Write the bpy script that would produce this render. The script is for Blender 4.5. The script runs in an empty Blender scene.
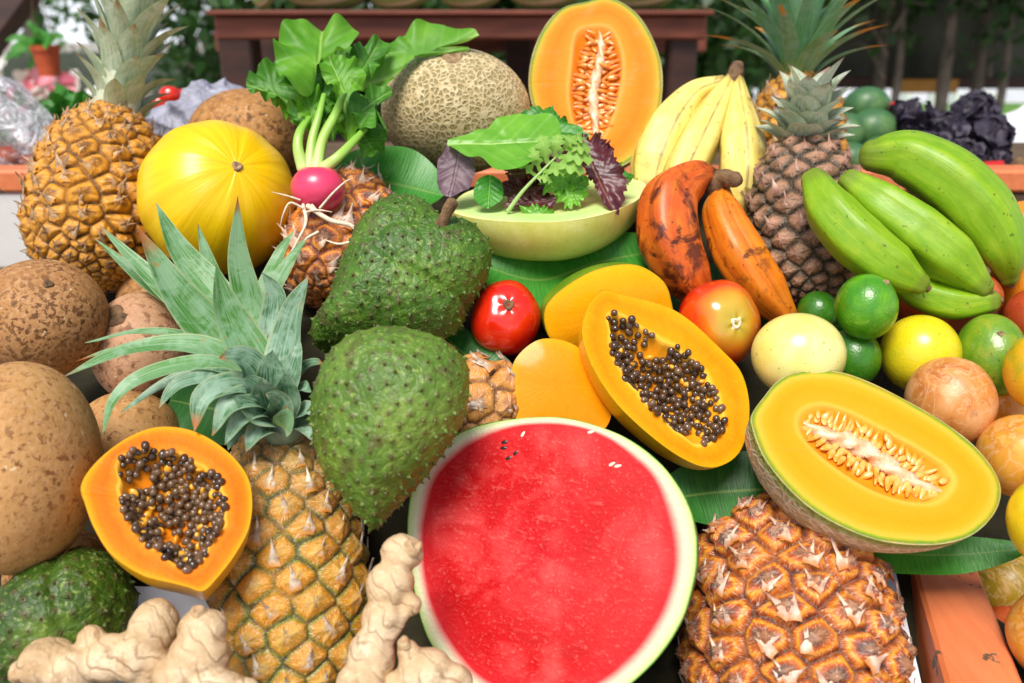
import bpy, math, random
import numpy as np

random.seed(7)
rng = np.random.default_rng(7)
sc = bpy.context.scene
COL = sc.collection
PI = math.pi

# ------------------------------------------------------------------ camera frame
LENS = 30.0
FPX = LENS / 36.0 * 1024
PITCH = math.radians(20)
CL = np.array([0, 0, 1.5])
CX = np.array([1.0, 0, 0])
CY = np.array([0, math.sin(PITCH), math.cos(PITCH)])
CZ = np.array([0, -math.cos(PITCH), math.sin(PITCH)])
UP = np.array([0, 0, 1.0])


def P(px, py, d):
    return CL + CX * ((px - 512) / FPX * d) + CY * ((341.5 - py) / FPX * d) - CZ * d


def cv(x, y, z):
    v = CX * x + CY * y + CZ * z
    return v / np.linalg.norm(v)


def unit(v):
    v = np.asarray(v, float)
    return v / (np.linalg.norm(v, axis=-1, keepdims=True) + 1e-12)


def onplane(pts, P0, n):
    pts = np.asarray(pts, float)
    r = CX * ((pts[:, 0:1] - 512) / FPX) + CY * ((341.5 - pts[:, 1:2]) / FPX) - CZ
    t = np.dot(P0 - CL, n) / (r @ n)
    return CL + r * t[:, None]


def basis(n, ref=None):
    ref = CX if ref is None else ref
    e1 = ref - n * np.dot(n, ref)
    if np.linalg.norm(e1) < 1e-3:
        e1 = CY - n * np.dot(n, CY)
    e1 = unit(e1)
    return e1, np.cross(n, e1)


# ------------------------------------------------------------------ objects
def thing(name, label, cat, loc, group=None):
    o = bpy.data.objects.new(name, None)
    COL.objects.link(o)
    o.location = loc
    o.empty_display_size = 0.02
    o['label'] = label
    o['category'] = cat
    if group:
        o['group'] = group
    return o


def origin_of(o):
    loc = np.zeros(3)
    while o is not None:
        loc = loc + np.array(o.location)
        o = o.parent
    return loc


def mk(name, V, F, mat, parent=None, attrs=None, smooth=True, loc=None):
    """link ONE mesh object; V in world space"""
    V = np.asarray(V, float)
    me = bpy.data.meshes.new(name)
    o = bpy.data.objects.new(name, me)
    COL.objects.link(o)
    if parent is not None:
        off = origin_of(parent)
        o.parent = parent
        if loc is not None:
            o.location = np.asarray(loc) - off
            off = np.asarray(loc)
    else:
        off = np.asarray(loc) if loc is not None else np.zeros(3)
        o.location = off
    me.from_pydata((V - off).tolist(), [], [list(map(int, f)) for f in F])
    for k, a in (attrs or {}).items():
        at = me.attributes.new(k, 'FLOAT', 'POINT')
        at.data.foreach_set('value', np.asarray(a, np.float32).ravel())
    if smooth:
        me.polygons.foreach_set('use_smooth', [True] * len(me.polygons))
    me.materials.append(mat)
    me.update()
    return o


def tag(o, label, cat, group=None, kind=None):
    if label:
        o['label'] = label
    if cat:
        o['category'] = cat
    if group:
        o['group'] = group
    if kind:
        o['kind'] = kind
    return o


def copy_to(o, parent, loc, rot=None, scale=None):
    c = o.copy()
    COL.objects.link(c)
    c.parent = parent
    c.location = np.asarray(loc) - (origin_of(parent) if parent else 0)
    if rot is not None:
        c.rotation_mode = 'QUATERNION'
        c.rotation_quaternion = rot
    if scale is not None:
        c.scale = scale
    return c


# ------------------------------------------------------------------ mesh helpers
def gridF(nr, ns, wrap=True, base=0):
    i = np.arange(nr - 1)[:, None]
    j = np.arange(ns if wrap else ns - 1)[None, :]
    j2 = (j + 1) % ns
    a = i * ns + j
    b = i * ns + j2
    c = (i + 1) * ns + j2
    d = (i + 1) * ns + j
    return np.stack([a, b, c, d], -1).reshape(-1, 4) + base


def joinm(parts):
    """parts: list of (V, F, attrs) -> one (V, F, attrs)"""
    Vs, Fs, A = [], [], {}
    keys = set()
    for p in parts:
        keys |= set(p[2].keys())
    off = 0
    for V, F, a in parts:
        V = np.asarray(V)
        Vs.append(V)
        Fs += [[int(x) + off for x in f] for f in F]
        for k in keys:
            A.setdefault(k, []).append(np.asarray(a.get(k, np.zeros(len(V))), float).ravel())
        off += len(V)
    return np.concatenate(Vs), Fs, {k: np.concatenate(v) for k, v in A.items()}


def lump(p, freq, seed=0, n=6):
    r = np.random.default_rng(seed)
    out = 0
    for i in range(n):
        d = r.normal(size=3)
        d /= np.linalg.norm(d)
        out = out + np.sin((p @ d) * freq * (0.6 + 0.9 * r.random()) + r.random() * 6.28)
    return out / n


def catmull(pts, n, closed=False):
    pts = np.asarray(pts, float)
    k = len(pts)
    m = k if closed else k - 1
    out = []
    ts = np.linspace(0, m, n, endpoint=not closed)
    for t in ts:
        i = min(int(t), m - 1)
        f = t - i
        if closed:
            p0, p1, p2, p3 = pts[(i - 1) % k], pts[i % k], pts[(i + 1) % k], pts[(i + 2) % k]
        else:
            p1, p2 = pts[i], pts[i + 1]
            p0 = pts[i - 1] if i > 0 else 2 * p1 - p2
            p3 = pts[i + 2] if i + 2 < k else 2 * p2 - p1
        out.append(0.5 * ((2 * p1) + (-p0 + p2) * f + (2 * p0 - 5 * p1 + 4 * p2 - p3) * f * f + (-p0 + 3 * p1 - 3 * p2 + p3) * f ** 3))
    return np.array(out)


def normals(V, F):
    N = np.zeros_like(V)
    F = np.asarray(F)
    fn = np.cross(V[F[:, 2]] - V[F[:, 0]], V[F[:, 3 if F.shape[1] > 3 else 1]] - V[F[:, 1]]) if F.shape[1] > 3 else np.cross(V[F[:, 1]] - V[F[:, 0]], V[F[:, 2]] - V[F[:, 0]])
    for k in range(F.shape[1]):
        np.add.at(N, F[:, k], fn)
    return unit(N)


def sphere_pts(nr, ns):
    v = np.linspace(0, 1, nr)
    u = np.arange(ns) / ns
    ph = v * PI
    S = np.zeros((nr, ns, 3))
    S[..., 0] = np.sin(ph)[:, None] * np.cos(u * 2 * PI)[None]
    S[..., 1] = np.sin(ph)[:, None] * np.sin(u * 2 * PI)[None]
    S[..., 2] = np.cos(ph)[:, None]
    U = np.broadcast_to(u[None], (nr, ns))
    W = np.broadcast_to(v[:, None], (nr, ns))
    return S.reshape(-1, 3), U.ravel(), W.ravel()


def blob(c, rx, ry, rz, axis, nr=56, ns=80, f=None, amp=0.0, freq=4, seed=0):
    """ellipsoid with radii along the camera axes; pole of the grid along `axis`;
    f(u, v, S) scales the radius (stem dimples, ridges)."""
    S, U, W = sphere_pts(nr, ns)
    a = unit(axis)
    e1, e2 = basis(a)
    D = S[:, 0:1] * e1 + S[:, 1:2] * e2 + S[:, 2:3] * a
    k = np.ones(len(S))
    if f is not None:
        k = k * f(U, W, S)
    if amp:
        k = k * (1 + amp * lump(D, freq, seed))
    x, y, z = D @ CX, D @ CY, D @ CZ
    V = c + (CX * (x * rx * k)[:, None] + CY * (y * ry * k)[:, None] + CZ * (z * rz * k)[:, None])
    return V, gridF(nr, ns), {'u': U, 'v': W}


def tube(pts, radii, ns=16, nr=40, ridge=None, caps=True, seed=0, nh=None):
    pts = catmull(pts, nr)
    rad = np.interp(np.linspace(0, 1, nr), np.linspace(0, 1, len(radii)), radii)
    # smooth the radii
    for _ in range(3):
        rad[1:-1] = (rad[:-2] + 2 * rad[1:-1] + rad[2:]) / 4
    T = unit(np.gradient(pts, axis=0))
    nh = CZ if nh is None else nh
    Nn = np.zeros_like(T)
    n = unit(nh - T[0] * np.dot(T[0], nh))
    for i in range(nr):
        n = unit(n - T[i] * np.dot(n, T[i]))
        Nn[i] = n
    B = np.cross(T, Nn)
    u = np.arange(ns) / ns * 2 * PI
    rows, us, ts = [], [], []
    prof = []
    if caps:
        for q in np.linspace(0, 1, 6)[:-1]:
            prof.append((0, -math.cos(q * PI / 2), math.sin(q * PI / 2)))
    for i in range(nr):
        prof.append((i, 0, 1))
    if caps:
        for q in np.linspace(0, 1, 6)[1:]:
            prof.append((nr - 1, math.sin(q * PI / 2), math.cos(q * PI / 2)))
    for (i, ax, s) in prof:
        s = max(s, 0.02)
        k = np.ones(ns) if ridge is None else ridge(u, i / (nr - 1))
        rows.append(pts[i] + T[i] * ax * rad[i] * 0.8 + (Nn[i] * np.cos(u)[:, None] + B[i] * np.sin(u)[:, None]) * (rad[i] * s * k)[:, None])
        us.append(u / 2 / PI)
        ts.append(np.full(ns, i / (nr - 1)))
    V = np.concatenate(rows)
    return V, gridF(len(rows), ns), {'u': np.concatenate(us), 't': np.concatenate(ts)}


def strip(pts, width, n=18, m=7, nh=None, fold=0.3, prof=None, ruffle=0.0, rk=5, seed=0, k=None, curl=0.0):
    """a leaf along a spine of 3-D points"""
    S = catmull(pts, n)
    T = unit(np.gradient(S, axis=0))
    nh = CZ if nh is None else nh
    t = np.linspace(0, 1, n)
    w = width * (prof(t) if prof is not None else np.clip((1 - t ** 2.4), 0.0, 1) * (0.75 + 0.25 * np.sin(np.minimum(t * 3, 1) * PI / 2)))
    w = np.maximum(w, 0.0002)
    s = np.linspace(-1, 1, m)
    C = unit(np.cross(T, nh))
    Nn = np.cross(C, T)
    V = S[:, None] + C[:, None] * (s[None, :, None] * w[:, None, None])
    h = fold * np.abs(s)[None] ** 1.4 * w[:, None] + curl * w[:, None] * t[:, None]
    if ruffle:
        ph = seed * 1.7
        h = h + ruffle * np.abs(s)[None] ** 2 * np.sin(t[:, None] * rk * 2 * PI + ph + (s[None] > 0) * 1.3)
    V = V + Nn[:, None] * h[..., None]
    tt = np.broadcast_to(t[:, None], (n, m)).ravel()
    ss = np.broadcast_to(s[None], (n, m)).ravel()
    kk = np.full(n * m, random.random() if k is None else k)
    return V.reshape(-1, 3), gridF(n, m, wrap=False), {'t': tt, 's': ss, 'k': kk}


def polar(pts2, c, N):
    q = catmull(pts2, 600, closed=True) - c
    a = np.arctan2(q[:, 1], q[:, 0])
    r = np.hypot(q[:, 0], q[:, 1])
    o = np.argsort(a)
    a, r = a[o], r[o]
    aa = np.concatenate([a - 2 * PI, a, a + 2 * PI])
    rr = np.tile(r, 3)
    th = np.arange(N) / N * 2 * PI - PI
    return th, np.interp(th, aa, rr)


def to2(pts3, P0, e1, e2):
    q = pts3 - P0
    return np.stack([q @ e1, q @ e2], -1)


def half_mesh(outline, at, ncam, D, inner=None, dip=0.0, N=144, wob=0.0, seed=0, pw=1.0, inner_amp=0.0, bulge=0.0, ij=0.0):
    """a cut fruit: returns (rind, face, info). outline/inner are traced on the cut plane."""
    P0 = P(*at)
    n = cv(*ncam)
    e1, e2 = basis(n)
    O2 = to2(onplane(outline, P0, n), P0, e1, e2)
    I2 = to2(onplane(inner, P0, n), P0, e1, e2) if inner is not None else None
    cI = (I2.mean(0) if I2 is not None else catmull(O2, 200, True).mean(0))
    th, rO = polar(O2, cI, N)
    if I2 is not None:
        _, rI = polar(I2, cI, N)
        if ij:
            aa_ = th
            rI = rI * (1 + ij * (np.sin(aa_ * 7 + seed) + np.sin(aa_ * 13 + 2 * seed) + .7 * np.sin(aa_ * 23 + seed)) / 2.5)
    else:
        rI = rO * 0.5
    dirs = np.stack([np.cos(th), np.sin(th)], -1)

    def w3(p2, h):
        return P0 + p2[:, 0:1] * e1 + p2[:, 1:2] * e2 + n * np.asarray(h)[..., None]
    rows, rs = [], []
    for r in np.concatenate([np.linspace(1, .5, 26), np.linspace(.5, 0.0, 22)[1:]]):
        if r >= .5:
            k = (r - .5) * 2
            rad = rI + (rO - rI) * k
            h = wob * lump(np.stack([dirs[:, 0] * rad, dirs[:, 1] * rad, rad * 0], -1), 60, seed)
        else:
            k = r * 2
            rad = rI * k
            h = -dip * (1 - k ** 2.2) ** 0.8 + np.zeros(N)
            q = np.stack([dirs[:, 0] * rad, dirs[:, 1] * rad, rad * 0], -1)
            h = h + inner_amp * min(1, (1 - k) * 4) * lump(q, 420, seed + 3, 10) + wob * lump(q, 60, seed)
        h = h + bulge * (1 - np.minimum((rad / rO), 1) ** 2)
        rows.append(w3(cI + dirs * np.maximum(rad, 1e-5)[:, None], h))
        rs.append(np.full(N, r))
    face = (np.concatenate(rows), gridF(len(rows), N)[:, ::1], {'r': np.concatenate(rs), 'a': np.tile(th / 2 / PI + .5, len(rows))})
    # rind
    cO = catmull(O2, 200, True).mean(0)
    th2, r2 = polar(O2, cO, N)
    d2 = np.stack([np.cos(th2), np.sin(th2)], -1)
    rows, vs = [], []
    for s in np.linspace(0, 1, 30):
        k = math.cos(s * PI / 2) ** pw
        h = -D * math.sin(s * PI / 2)
        rows.append(w3(cO + d2 * np.maximum(r2 * k, 1e-5)[:, None], np.full(N, h)))
        vs.append(np.full(N, s))
    rind = (np.concatenate(rows), gridF(len(rows), N), {'v': np.concatenate(vs), 'u': np.tile(th2 / 2 / PI + .5, len(rows))})
    info = dict(P0=P0, n=n, e1=e1, e2=e2, cI=cI, w3=w3, th=th, rI=rI, rO=rO, dip=dip)
    return rind, face, info


def inflate(outline, at, ncam, T, N=150, nr=90, back=1.0, pw=1.0):
    P0 = P(*at)
    n = cv(*ncam)
    e1, e2 = basis(n)
    O2 = to2(onplane(outline, P0, n), P0, e1, e2)
    c = catmull(O2, 200, True).mean(0)
    th, r = polar(O2, c, N)
    d = np.stack([np.cos(th), np.sin(th)], -1)
    rows = []
    for s in np.linspace(0.0, 1, nr):
        ph = s * PI
        k = max(math.sin(ph), 1e-4) ** pw
        h = T * math.cos(ph) * (back if ph > PI / 2 else 1)
        p2 = c + d * (r * k)[:, None]
        rows.append(P0 + p2[:, 0:1] * e1 + p2[:, 1:2] * e2 + n * h)
    V = np.concatenate(rows)
    return V, gridF(nr, N), {'v': np.repeat(np.linspace(0, 1, nr), N)}


def poly_leaf(outline, at, ncam, base, tip, ruffle=0.0, rk=7, cup=0.0, bend=0.0, N=96, nr=16, seed=0, frill=0.0):
    P0 = P(*at)
    n = cv(*ncam)
    e1, e2 = basis(n)
    O2 = to2(onplane(outline, P0, n), P0, e1, e2)
    B2 = to2(onplane([base, tip], P0, n), P0, e1, e2)
    c = catmull(O2, 200, True).mean(0)
    th, r = polar(O2, c, N)
    if frill:
        r = r * (1 + frill * np.sin(th * 23 + seed) + frill * .7 * np.sin(th * 37 + seed * 2))
    d = np.stack([np.cos(th), np.sin(th)], -1)
    ax = B2[1] - B2[0]
    L = np.linalg.norm(ax)
    ax = ax / L
    pr = np.array([-ax[1], ax[0]])
    rows, t_, s_ = [], [], []
    for q in np.linspace(1, 0, nr):
        p2 = c + d * np.maximum(r * q, 1e-5)[:, None]
        t = (p2 - B2[0]) @ ax / L
        s = (p2 - B2[0]) @ pr / L
        h = ruffle * q ** 3 * (np.sin(th * rk + seed) + .6 * np.sin(th * (rk * 1.7) + seed * 2)) + cup * np.abs(s) * L + bend * (t - .4) ** 2 * L
        h = h + .0016 * lump(np.stack([p2[:, 0], p2[:, 1], p2[:, 0] * 0], -1), 170, seed, 7) * min(1, q * 2)
        h = h - 0.02 * L * np.exp(-(s / .02) ** 2)
        rows.append(P0 + p2[:, 0:1] * e1 + p2[:, 1:2] * e2 + n * h[:, None])
        t_.append(t)
        s_.append(s)
    return np.concatenate(rows), gridF(nr, N), {'t': np.concatenate(t_), 's': np.concatenate(s_), 'k': np.full(N * nr, (seed * .37) % 1)}


def ell(t):
    return np.sin(np.clip(t * .96 + .04, 0, 1) * PI) ** .55


def box(c, sx, sy, sz, bev=0.0, R=None):
    """box of half sizes with chamfered edges; R 3x3 rows = axes"""
    R = np.eye(3) if R is None else np.asarray(R)
    b = min(bev, sx * .45, sy * .45, sz * .45)
    V = []
    idx = {}
    for x in (-1, 1):
        for y in (-1, 1):
            for z in (-1, 1):
                for k in range(3):
                    p = np.array([x * sx, y * sy, z * sz], float)
                    s = [x, y, z]
                    for j in range(3):
                        if j != k:
                            p[j] -= s[j] * b
                    idx[(x, y, z, k)] = len(V)
                    V.append(c + p[0] * R[0] + p[1] * R[1] + p[2] * R[2])
    F = []
    for k in range(3):
        a_, b_ = [(1, 2), (2, 0), (0, 1)][k]
        for s in (-1, 1):
            q = []
            for (i, j) in ((-1, -1), (1, -1), (1, 1), (-1, 1)):
                t = [0, 0, 0]
                t[k] = s
                t[a_] = i
                t[b_] = j
                q.append(idx[(t[0], t[1], t[2], k)])
            F.append(q if s > 0 else q[::-1])
    for k in range(3):      # edges along k
        a_, b_ = [(1, 2), (2, 0), (0, 1)][k]
        for i in (-1, 1):
            for j in (-1, 1):
                t0 = [0, 0, 0]
                t0[a_] = i
                t0[b_] = j
                t1 = list(t0)
                t0[k] = -1
                t1[k] = 1
                q = [idx[(*t0, a_)], idx[(*t1, a_)], idx[(*t1, b_)], idx[(*t0, b_)]]
                F.append(q if i * j < 0 else q[::-1])
    for x in (-1, 1):
        for y in (-1, 1):
            for z in (-1, 1):
                q = [idx[(x, y, z, 0)], idx[(x, y, z, 1)], idx[(x, y, z, 2)]]
                F.append(q if x * y * z > 0 else q[::-1])
    return np.array(V), F, {}


# ------------------------------------------------------------------ materials
def hexc(h):
    if not isinstance(h, str):
        return tuple(h) + (1,) if len(h) == 3 else tuple(h)
    h = h.lstrip('#')
    c = [int(h[i:i + 2], 16) / 255 for i in (0, 2, 4)]
    return tuple(x / 12.92 if x <= .04045 else ((x + .055) / 1.055) ** 2.4 for x in c) + (1,)


class Mt:
    def __init__(s, name):
        s.m = bpy.data.materials.new(name)
        s.m.use_nodes = True
        s.t = s.m.node_tree
        s.t.nodes.clear()
        s.out = s.t.nodes.new('ShaderNodeOutputMaterial')
        s.b = s.t.nodes.new('ShaderNodeBsdfPrincipled')
        s.t.links.new(s.b.outputs[0], s.out.inputs[0])
        s._co = None

    def put(s, sock, v):
        if isinstance(v, bpy.types.NodeSocket):
            s.t.links.new(v, sock)
        elif isinstance(v, str) or (isinstance(v, (tuple, list)) and sock.type == 'RGBA'):
            sock.default_value = hexc(v)
        else:
            sock.default_value = v

    def n(s, ty, ins=None, **props):
        nd = s.t.nodes.new('ShaderNode' + ty)
        for k, v in props.items():
            setattr(nd, k, v)
        for k, v in (ins or {}).items():
            s.put(nd.inputs[k], v)
        return nd

    def co(s):
        if s._co is None:
            s._co = s.n('TexCoord').outputs['Object']
        return s._co

    def attr(s, name):
        return s.n('Attribute', attribute_name=name).outputs['Fac']

    def noise(s, scale, detail=3, rough=.55, dist=0, vec=None):
        return s.n('TexNoise', {'Vector': vec or s.co(), 'Scale': scale, 'Detail': detail, 'Roughness': rough, 'Distortion': dist}).outputs['Fac']

    def vor(s, scale, feature='F1', vec=None, out='Distance', rand=1.0):
        return s.n('TexVoronoi', {'Vector': vec or s.co(), 'Scale': scale, 'Randomness': rand}, feature=feature).outputs[out]

    def warp(s, amt, scale):
        nz = s.n('TexNoise', {'Vector': s.co(), 'Scale': scale, 'Detail': 2}).outputs['Color']
        sub = s.n('VectorMath', {0: nz, 1: (.5, .5, .5)}, operation='SUBTRACT').outputs[0]
        sc_ = s.n('VectorMath', {0: sub, 'Scale': amt}, operation='SCALE').outputs[0]
        return s.n('VectorMath', {0: s.co(), 1: sc_}, operation='ADD').outputs[0]

    def vec(s, x, y, z=0.0):
        return s.n('CombineXYZ', {0: x, 1: y, 2: z}).outputs[0]

    def ma(s, op, a, b=0.0, clamp=False):
        return s.n('Math', {0: a, 1: b}, operation=op, use_clamp=clamp).outputs[0]

    def ramp(s, fac, stops, interp='LINEAR'):
        nd = s.n('ValToRGB', {0: fac})
        cr = nd.color_ramp
        cr.interpolation = interp
        while len(cr.elements) < len(stops):
            cr.elements.new(.5)
        for e, (p, c) in zip(cr.elements, sorted(stops, key=lambda q: q[0])):
            e.position = p
            e.color = hexc(c) if not isinstance(c, (int, float)) else (c, c, c, 1)
        return nd.outputs[0]

    def mask(s, fac, lo, hi):
        return s.n('MapRange', {0: fac, 1: lo, 2: hi, 3: 0.0, 4: 1.0}, clamp=True).outputs[0]

    def mix(s, fac, a, b, mode='MIX'):
        nd = s.n('Mix', data_type='RGBA', blend_type=mode)
        s.put(nd.inputs[0], fac)
        s.put(nd.inputs[6], a)
        s.put(nd.inputs[7], b)
        return nd.outputs[2]

    def bump(s, h, strength=.3, dist=.002, nrm=None):
        ins = {'Strength': strength, 'Distance': dist, 'Height': h}
        if nrm is not None:
            ins['Normal'] = nrm
        return s.n('Bump', ins).outputs[0]

    def fin(s, col, rough=.5, nrm=None, sss=0, sssr=(.004, .002, .001), spec=.5, coat=0, trans=0, transl=0):
        b = s.b
        s.put(b.inputs['Base Color'], col)
        s.put(b.inputs['Roughness'], rough)
        b.inputs['Specular IOR Level'].default_value = spec
        if nrm is not None:
            s.put(b.inputs['Normal'], nrm)
        if sss:
            b.inputs['Subsurface Weight'].default_value = sss
            b.inputs['Subsurface Radius'].default_value = sssr
            b.inputs['Subsurface Scale'].default_value = 1.0
        if coat:
            b.inputs['Coat Weight'].default_value = coat
            b.inputs['Coat Roughness'].default_value = .15
        if trans:
            b.inputs['Transmission Weight'].default_value = trans
        if transl:
            tr = s.n('BsdfTranslucent', {'Color': col})
            if nrm is not None:
                s.put(tr.inputs['Normal'], nrm)
            mx = s.n('MixShader', {0: transl, 1: b.outputs[0], 2: tr.outputs[0]})
            s.t.links.new(mx.outputs[0], s.out.inputs[0])
        return s.m


def m_plain(name, c1, c2=None, scale=20, rough=.6, bump=.2, bs=None, spec=.5, sss=0, bd=.002, coat=0):
    k = Mt(name)
    f = k.noise(scale, 4)
    col = k.ramp(f, [(.3, c1), (.7, c2 or c1)])
    nb = k.bump(k.noise(bs or scale * 4, 4), bump, bd) if bump else None
    return k.fin(col, rough, nb, spec=spec, sss=sss, coat=coat)


def m_mammee(name, c1, c2, spot, lo, hi, sc1=75, patch='#8a5a34', rough=.65):
    k = Mt(name)
    base = k.ramp(k.noise(9, 5, .6), [(.3, c1), (.7, c2)])
    base = k.mix(k.ma('MULTIPLY', k.mask(k.noise(260, 3), .45, .7), .35), base, '#d8b184')
    spots = k.mask(k.noise(sc1, 4, .6, .4), lo, hi)
    big = k.mask(k.noise(14, 3), .35, .6)
    base = k.mix(k.ma('MULTIPLY', spots, k.ma('ADD', k.ma('MULTIPLY', big, .75), .15)), base, spot)
    fine = k.mask(k.noise(330, 2), .6, .68)
    base = k.mix(k.ma('MULTIPLY', fine, .5), base, patch)
    sp2 = k.mask(k.noise(140, 2), .70, .74)
    base = k.mix(k.ma('MULTIPLY', sp2, .6), base, '#efd9b4')
    h = k.ma('ADD', k.noise(160, 5, .7), k.ma('MULTIPLY', spots, -.6))
    return k.fin(base, rough, k.bump(h, .35, .002), spec=.35)


def m_citrus(name, stops, scale=14, pore=420, rough=.32, spots='#5a4a20', spotamt=.7, coat=.15, bump=.18):
    k = Mt(name)
    col = k.ramp(k.ma('ADD', k.ma('MULTIPLY', k.noise(scale, 3, .6), .45), k.ma('MULTIPLY', k.noise(scale * 4, 5, .65, .4), .55)), stops)
    sp = k.mask(k.noise(230, 3, .55), .655, .70)
    blem = k.mask(k.noise(70, 4, .7, .6), .64, .70)
    col = k.mix(k.ma('MULTIPLY', blem, spotamt * .45), col, spots)
    col = k.mix(k.ma('MULTIPLY', sp, spotamt), col, spots)
    return k.fin(col, rough, k.bump(k.vor(pore), bump, .0006), sss=.08, coat=coat)


def m_wrinkle(name, stops, scale=60, amt=.9, rough=.45):
    k = Mt(name)
    v = k.warp(.02, 40)
    wv = k.noise(scale, 3, .55, 1.6, v)
    rid = k.ma('ABSOLUTE', k.ma('SUBTRACT', wv, .5))
    col = k.ramp(k.noise(24, 4, .6, .8), stops)
    col = k.mix(k.mask(rid, .0, .05), k.mix(.45, col, '#e8b98a'), col)
    col = k.mix(k.ma('MULTIPLY', k.mask(k.noise(95, 3), .6, .75), .5), col, '#8f4a1e')
    return k.fin(col, rough, k.bump(k.mask(rid, 0, .12), -amt, .0035), coat=.1)


def m_pine(name, groove, green, mid, dome, center, bract, tipc='#8d7660', gl=.0, stops=None, top='#7d6242', top_amt=.0):
    k = Mt(name)
    e = k.attr('e')
    br = k.attr('br')
    kk = k.attr('k')
    e2 = k.ma('ADD', e, k.ma('MULTIPLY', k.ma('SUBTRACT', k.noise(160, 4, .65), .5), .45))
    col = k.ramp(e2, stops or [(0.02, groove), (.16, green), (.34, mid), (.62, dome), (.85, center), (1.0, center)])
    col = k.mix(k.ma('MULTIPLY', k.mask(k.noise(45, 3), .42, .7), .6), col, mid)
    col = k.mix(k.ma('MULTIPLY', k.mask(k.attr('ht'), .45, .95), top_amt), col, top)
    va = k.mask(kk, .55, 1.0)
    col = k.mix(k.ma('MULTIPLY', va, .2), col, green)
    la = k.attr('la')
    streak = k.noise(9, 3, .6, vec=k.vec(k.ma('MULTIPLY', la, 1.6), k.ma('MULTIPLY', kk, 40), k.ma('MULTIPLY', e, .6)))
    col = k.mix(k.ma('MULTIPLY', k.mask(streak, .54, .66), .55), col, bract)
    col = k.mix(k.ma('MULTIPLY', k.mask(streak, .46, .34), .45), col, groove)
    fb = k.mix(k.mask(k.noise(120, 3), .35, .7), tipc, bract)
    fb = k.mix(k.ma('MULTIPLY', k.mask(k.attr('bt'), .85, 1.0), .5), fb, '#6b4a33')
    fb = k.mix(k.mask(k.attr('bt'), .28, 0.0), fb, mid)
    col = k.mix(br, col, fb)
    h = k.ma('ADD', k.ma('MULTIPLY', streak, .9), k.noise(260, 4, .6))
    return k.fin(col, .42, k.bump(h, .5, .0016), coat=gl, spec=.5)


def m_crown(name, base, mid, dark, bloom, tip, bl=.5, ta=.95):
    k = Mt(name)
    t, s_, kk = k.attr('t'), k.attr('s'), k.attr('k')
    col = k.ramp(t, [(0, base), (.18, mid), (.75, dark), (1, dark)])
    st = k.noise(1.0, 4, .6, vec=k.vec(k.ma('MULTIPLY', s_, 11), k.ma('MULTIPLY', t, 3), k.ma('MULTIPLY', kk, 30)))
    col = k.mix(k.ma('MULTIPLY', k.mask(st, .42, .6), bl), col, bloom)
    col = k.mix(k.ma('MULTIPLY', k.mask(k.noise(55, 5, .65, .8), .44, .58), bl), col, bloom)
    # worn edges and scars
    ed = k.ma('MULTIPLY', k.mask(k.ma('ABSOLUTE', s_), .86, .97), .5)
    col = k.mix(ed, col, '#b7c08a')
    sc_ = k.mask(k.noise(110, 3, .6, .5), .66, .72)
    col = k.mix(k.ma('MULTIPLY', sc_, .7), col, '#a8843e')
    tn = k.ma('ADD', t, k.ma('MULTIPLY', k.ma('SUBTRACT', kk, .5), .25))
    col = k.mix(k.mask(k.ma('ADD', tn, k.ma('MULTIPLY', k.noise(60, 3), .16)), ta, ta + .12), col, tip)
    return k.fin(col, .42, k.bump(st, .35, .001), transl=.12)


def m_leaf(name, c1, c2, vein, transl=.25, rough=.42, side=9, sv=.35, bumpd=.0015):
    k = Mt(name)
    t, s_ = k.attr('t'), k.attr('s')
    sa = k.ma('ABSOLUTE', s_)
    col = k.ramp(k.noise(28, 4, .6), [(.3, c1), (.7, c2)])
    wv = k.ma('SINE', k.ma('MULTIPLY', k.ma('SUBTRACT', t, k.ma('MULTIPLY', sa, .8)), side * 6.283))
    wv = k.ma('ADD', wv, k.ma('MULTIPLY', k.noise(40, 2), .5))
    lines = k.ma('MULTIPLY', k.mask(wv, .95, 1.45), sv * .6)
    mid = k.mask(sa, .024, .008)
    col = k.mix(k.ma('MAXIMUM', lines, k.ma('MULTIPLY', mid, .6)), col, vein)
    h = k.ma('ADD', k.ma('MULTIPLY', wv, .3), k.noise(90, 3))
    return k.fin(col, rough, k.bump(h, .4, bumpd), transl=transl)


def m_banana_leaf(name, c1, c2):
    k = Mt(name)
    t, s_ = k.attr('t'), k.attr('s')
    ln = k.noise(1.0, 3, .6, vec=k.vec(k.ma('MULTIPLY', t, 90), k.ma('MULTIPLY', s_, 1.2), 0.0))
    col = k.ramp(ln, [(.3, c1), (.7, c2)])
    col = k.mix(k.ma('MULTIPLY', k.mask(k.ma('ABSOLUTE', s_), .05, .02), .6), col, '#7fa045')
    return k.fin(col, .35, k.bump(ln, .4, .001), transl=.15)


M = {}
M['mammee_spot'] = m_mammee('speckled_brown_skin', '#986636', '#b58450', '#5a3412', .50, .58, 230)
M['mammee_tan'] = m_mammee('tan_scurfy_skin', '#aa783f', '#c8995e', '#7a4a22', .55, .64, 170, '#8a5a34')
M['mammee_pale'] = m_mammee('pale_scurfy_skin', '#ab7a56', '#c79c7a', '#704628', .52, .62, 110, '#7c5238')
M['mammee_back'] = m_mammee('dusty_brown_skin', '#94632f', '#b58246', '#55331a', .5, .62, 110)
M['scar'] = m_plain('dry_stem_scar', '#6f5236', '#b59a70', 160, .8, .5)
M['stem'] = m_plain('dry_brown_stem', '#4b3421', '#8a6a45', 120, .8, .6)

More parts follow.
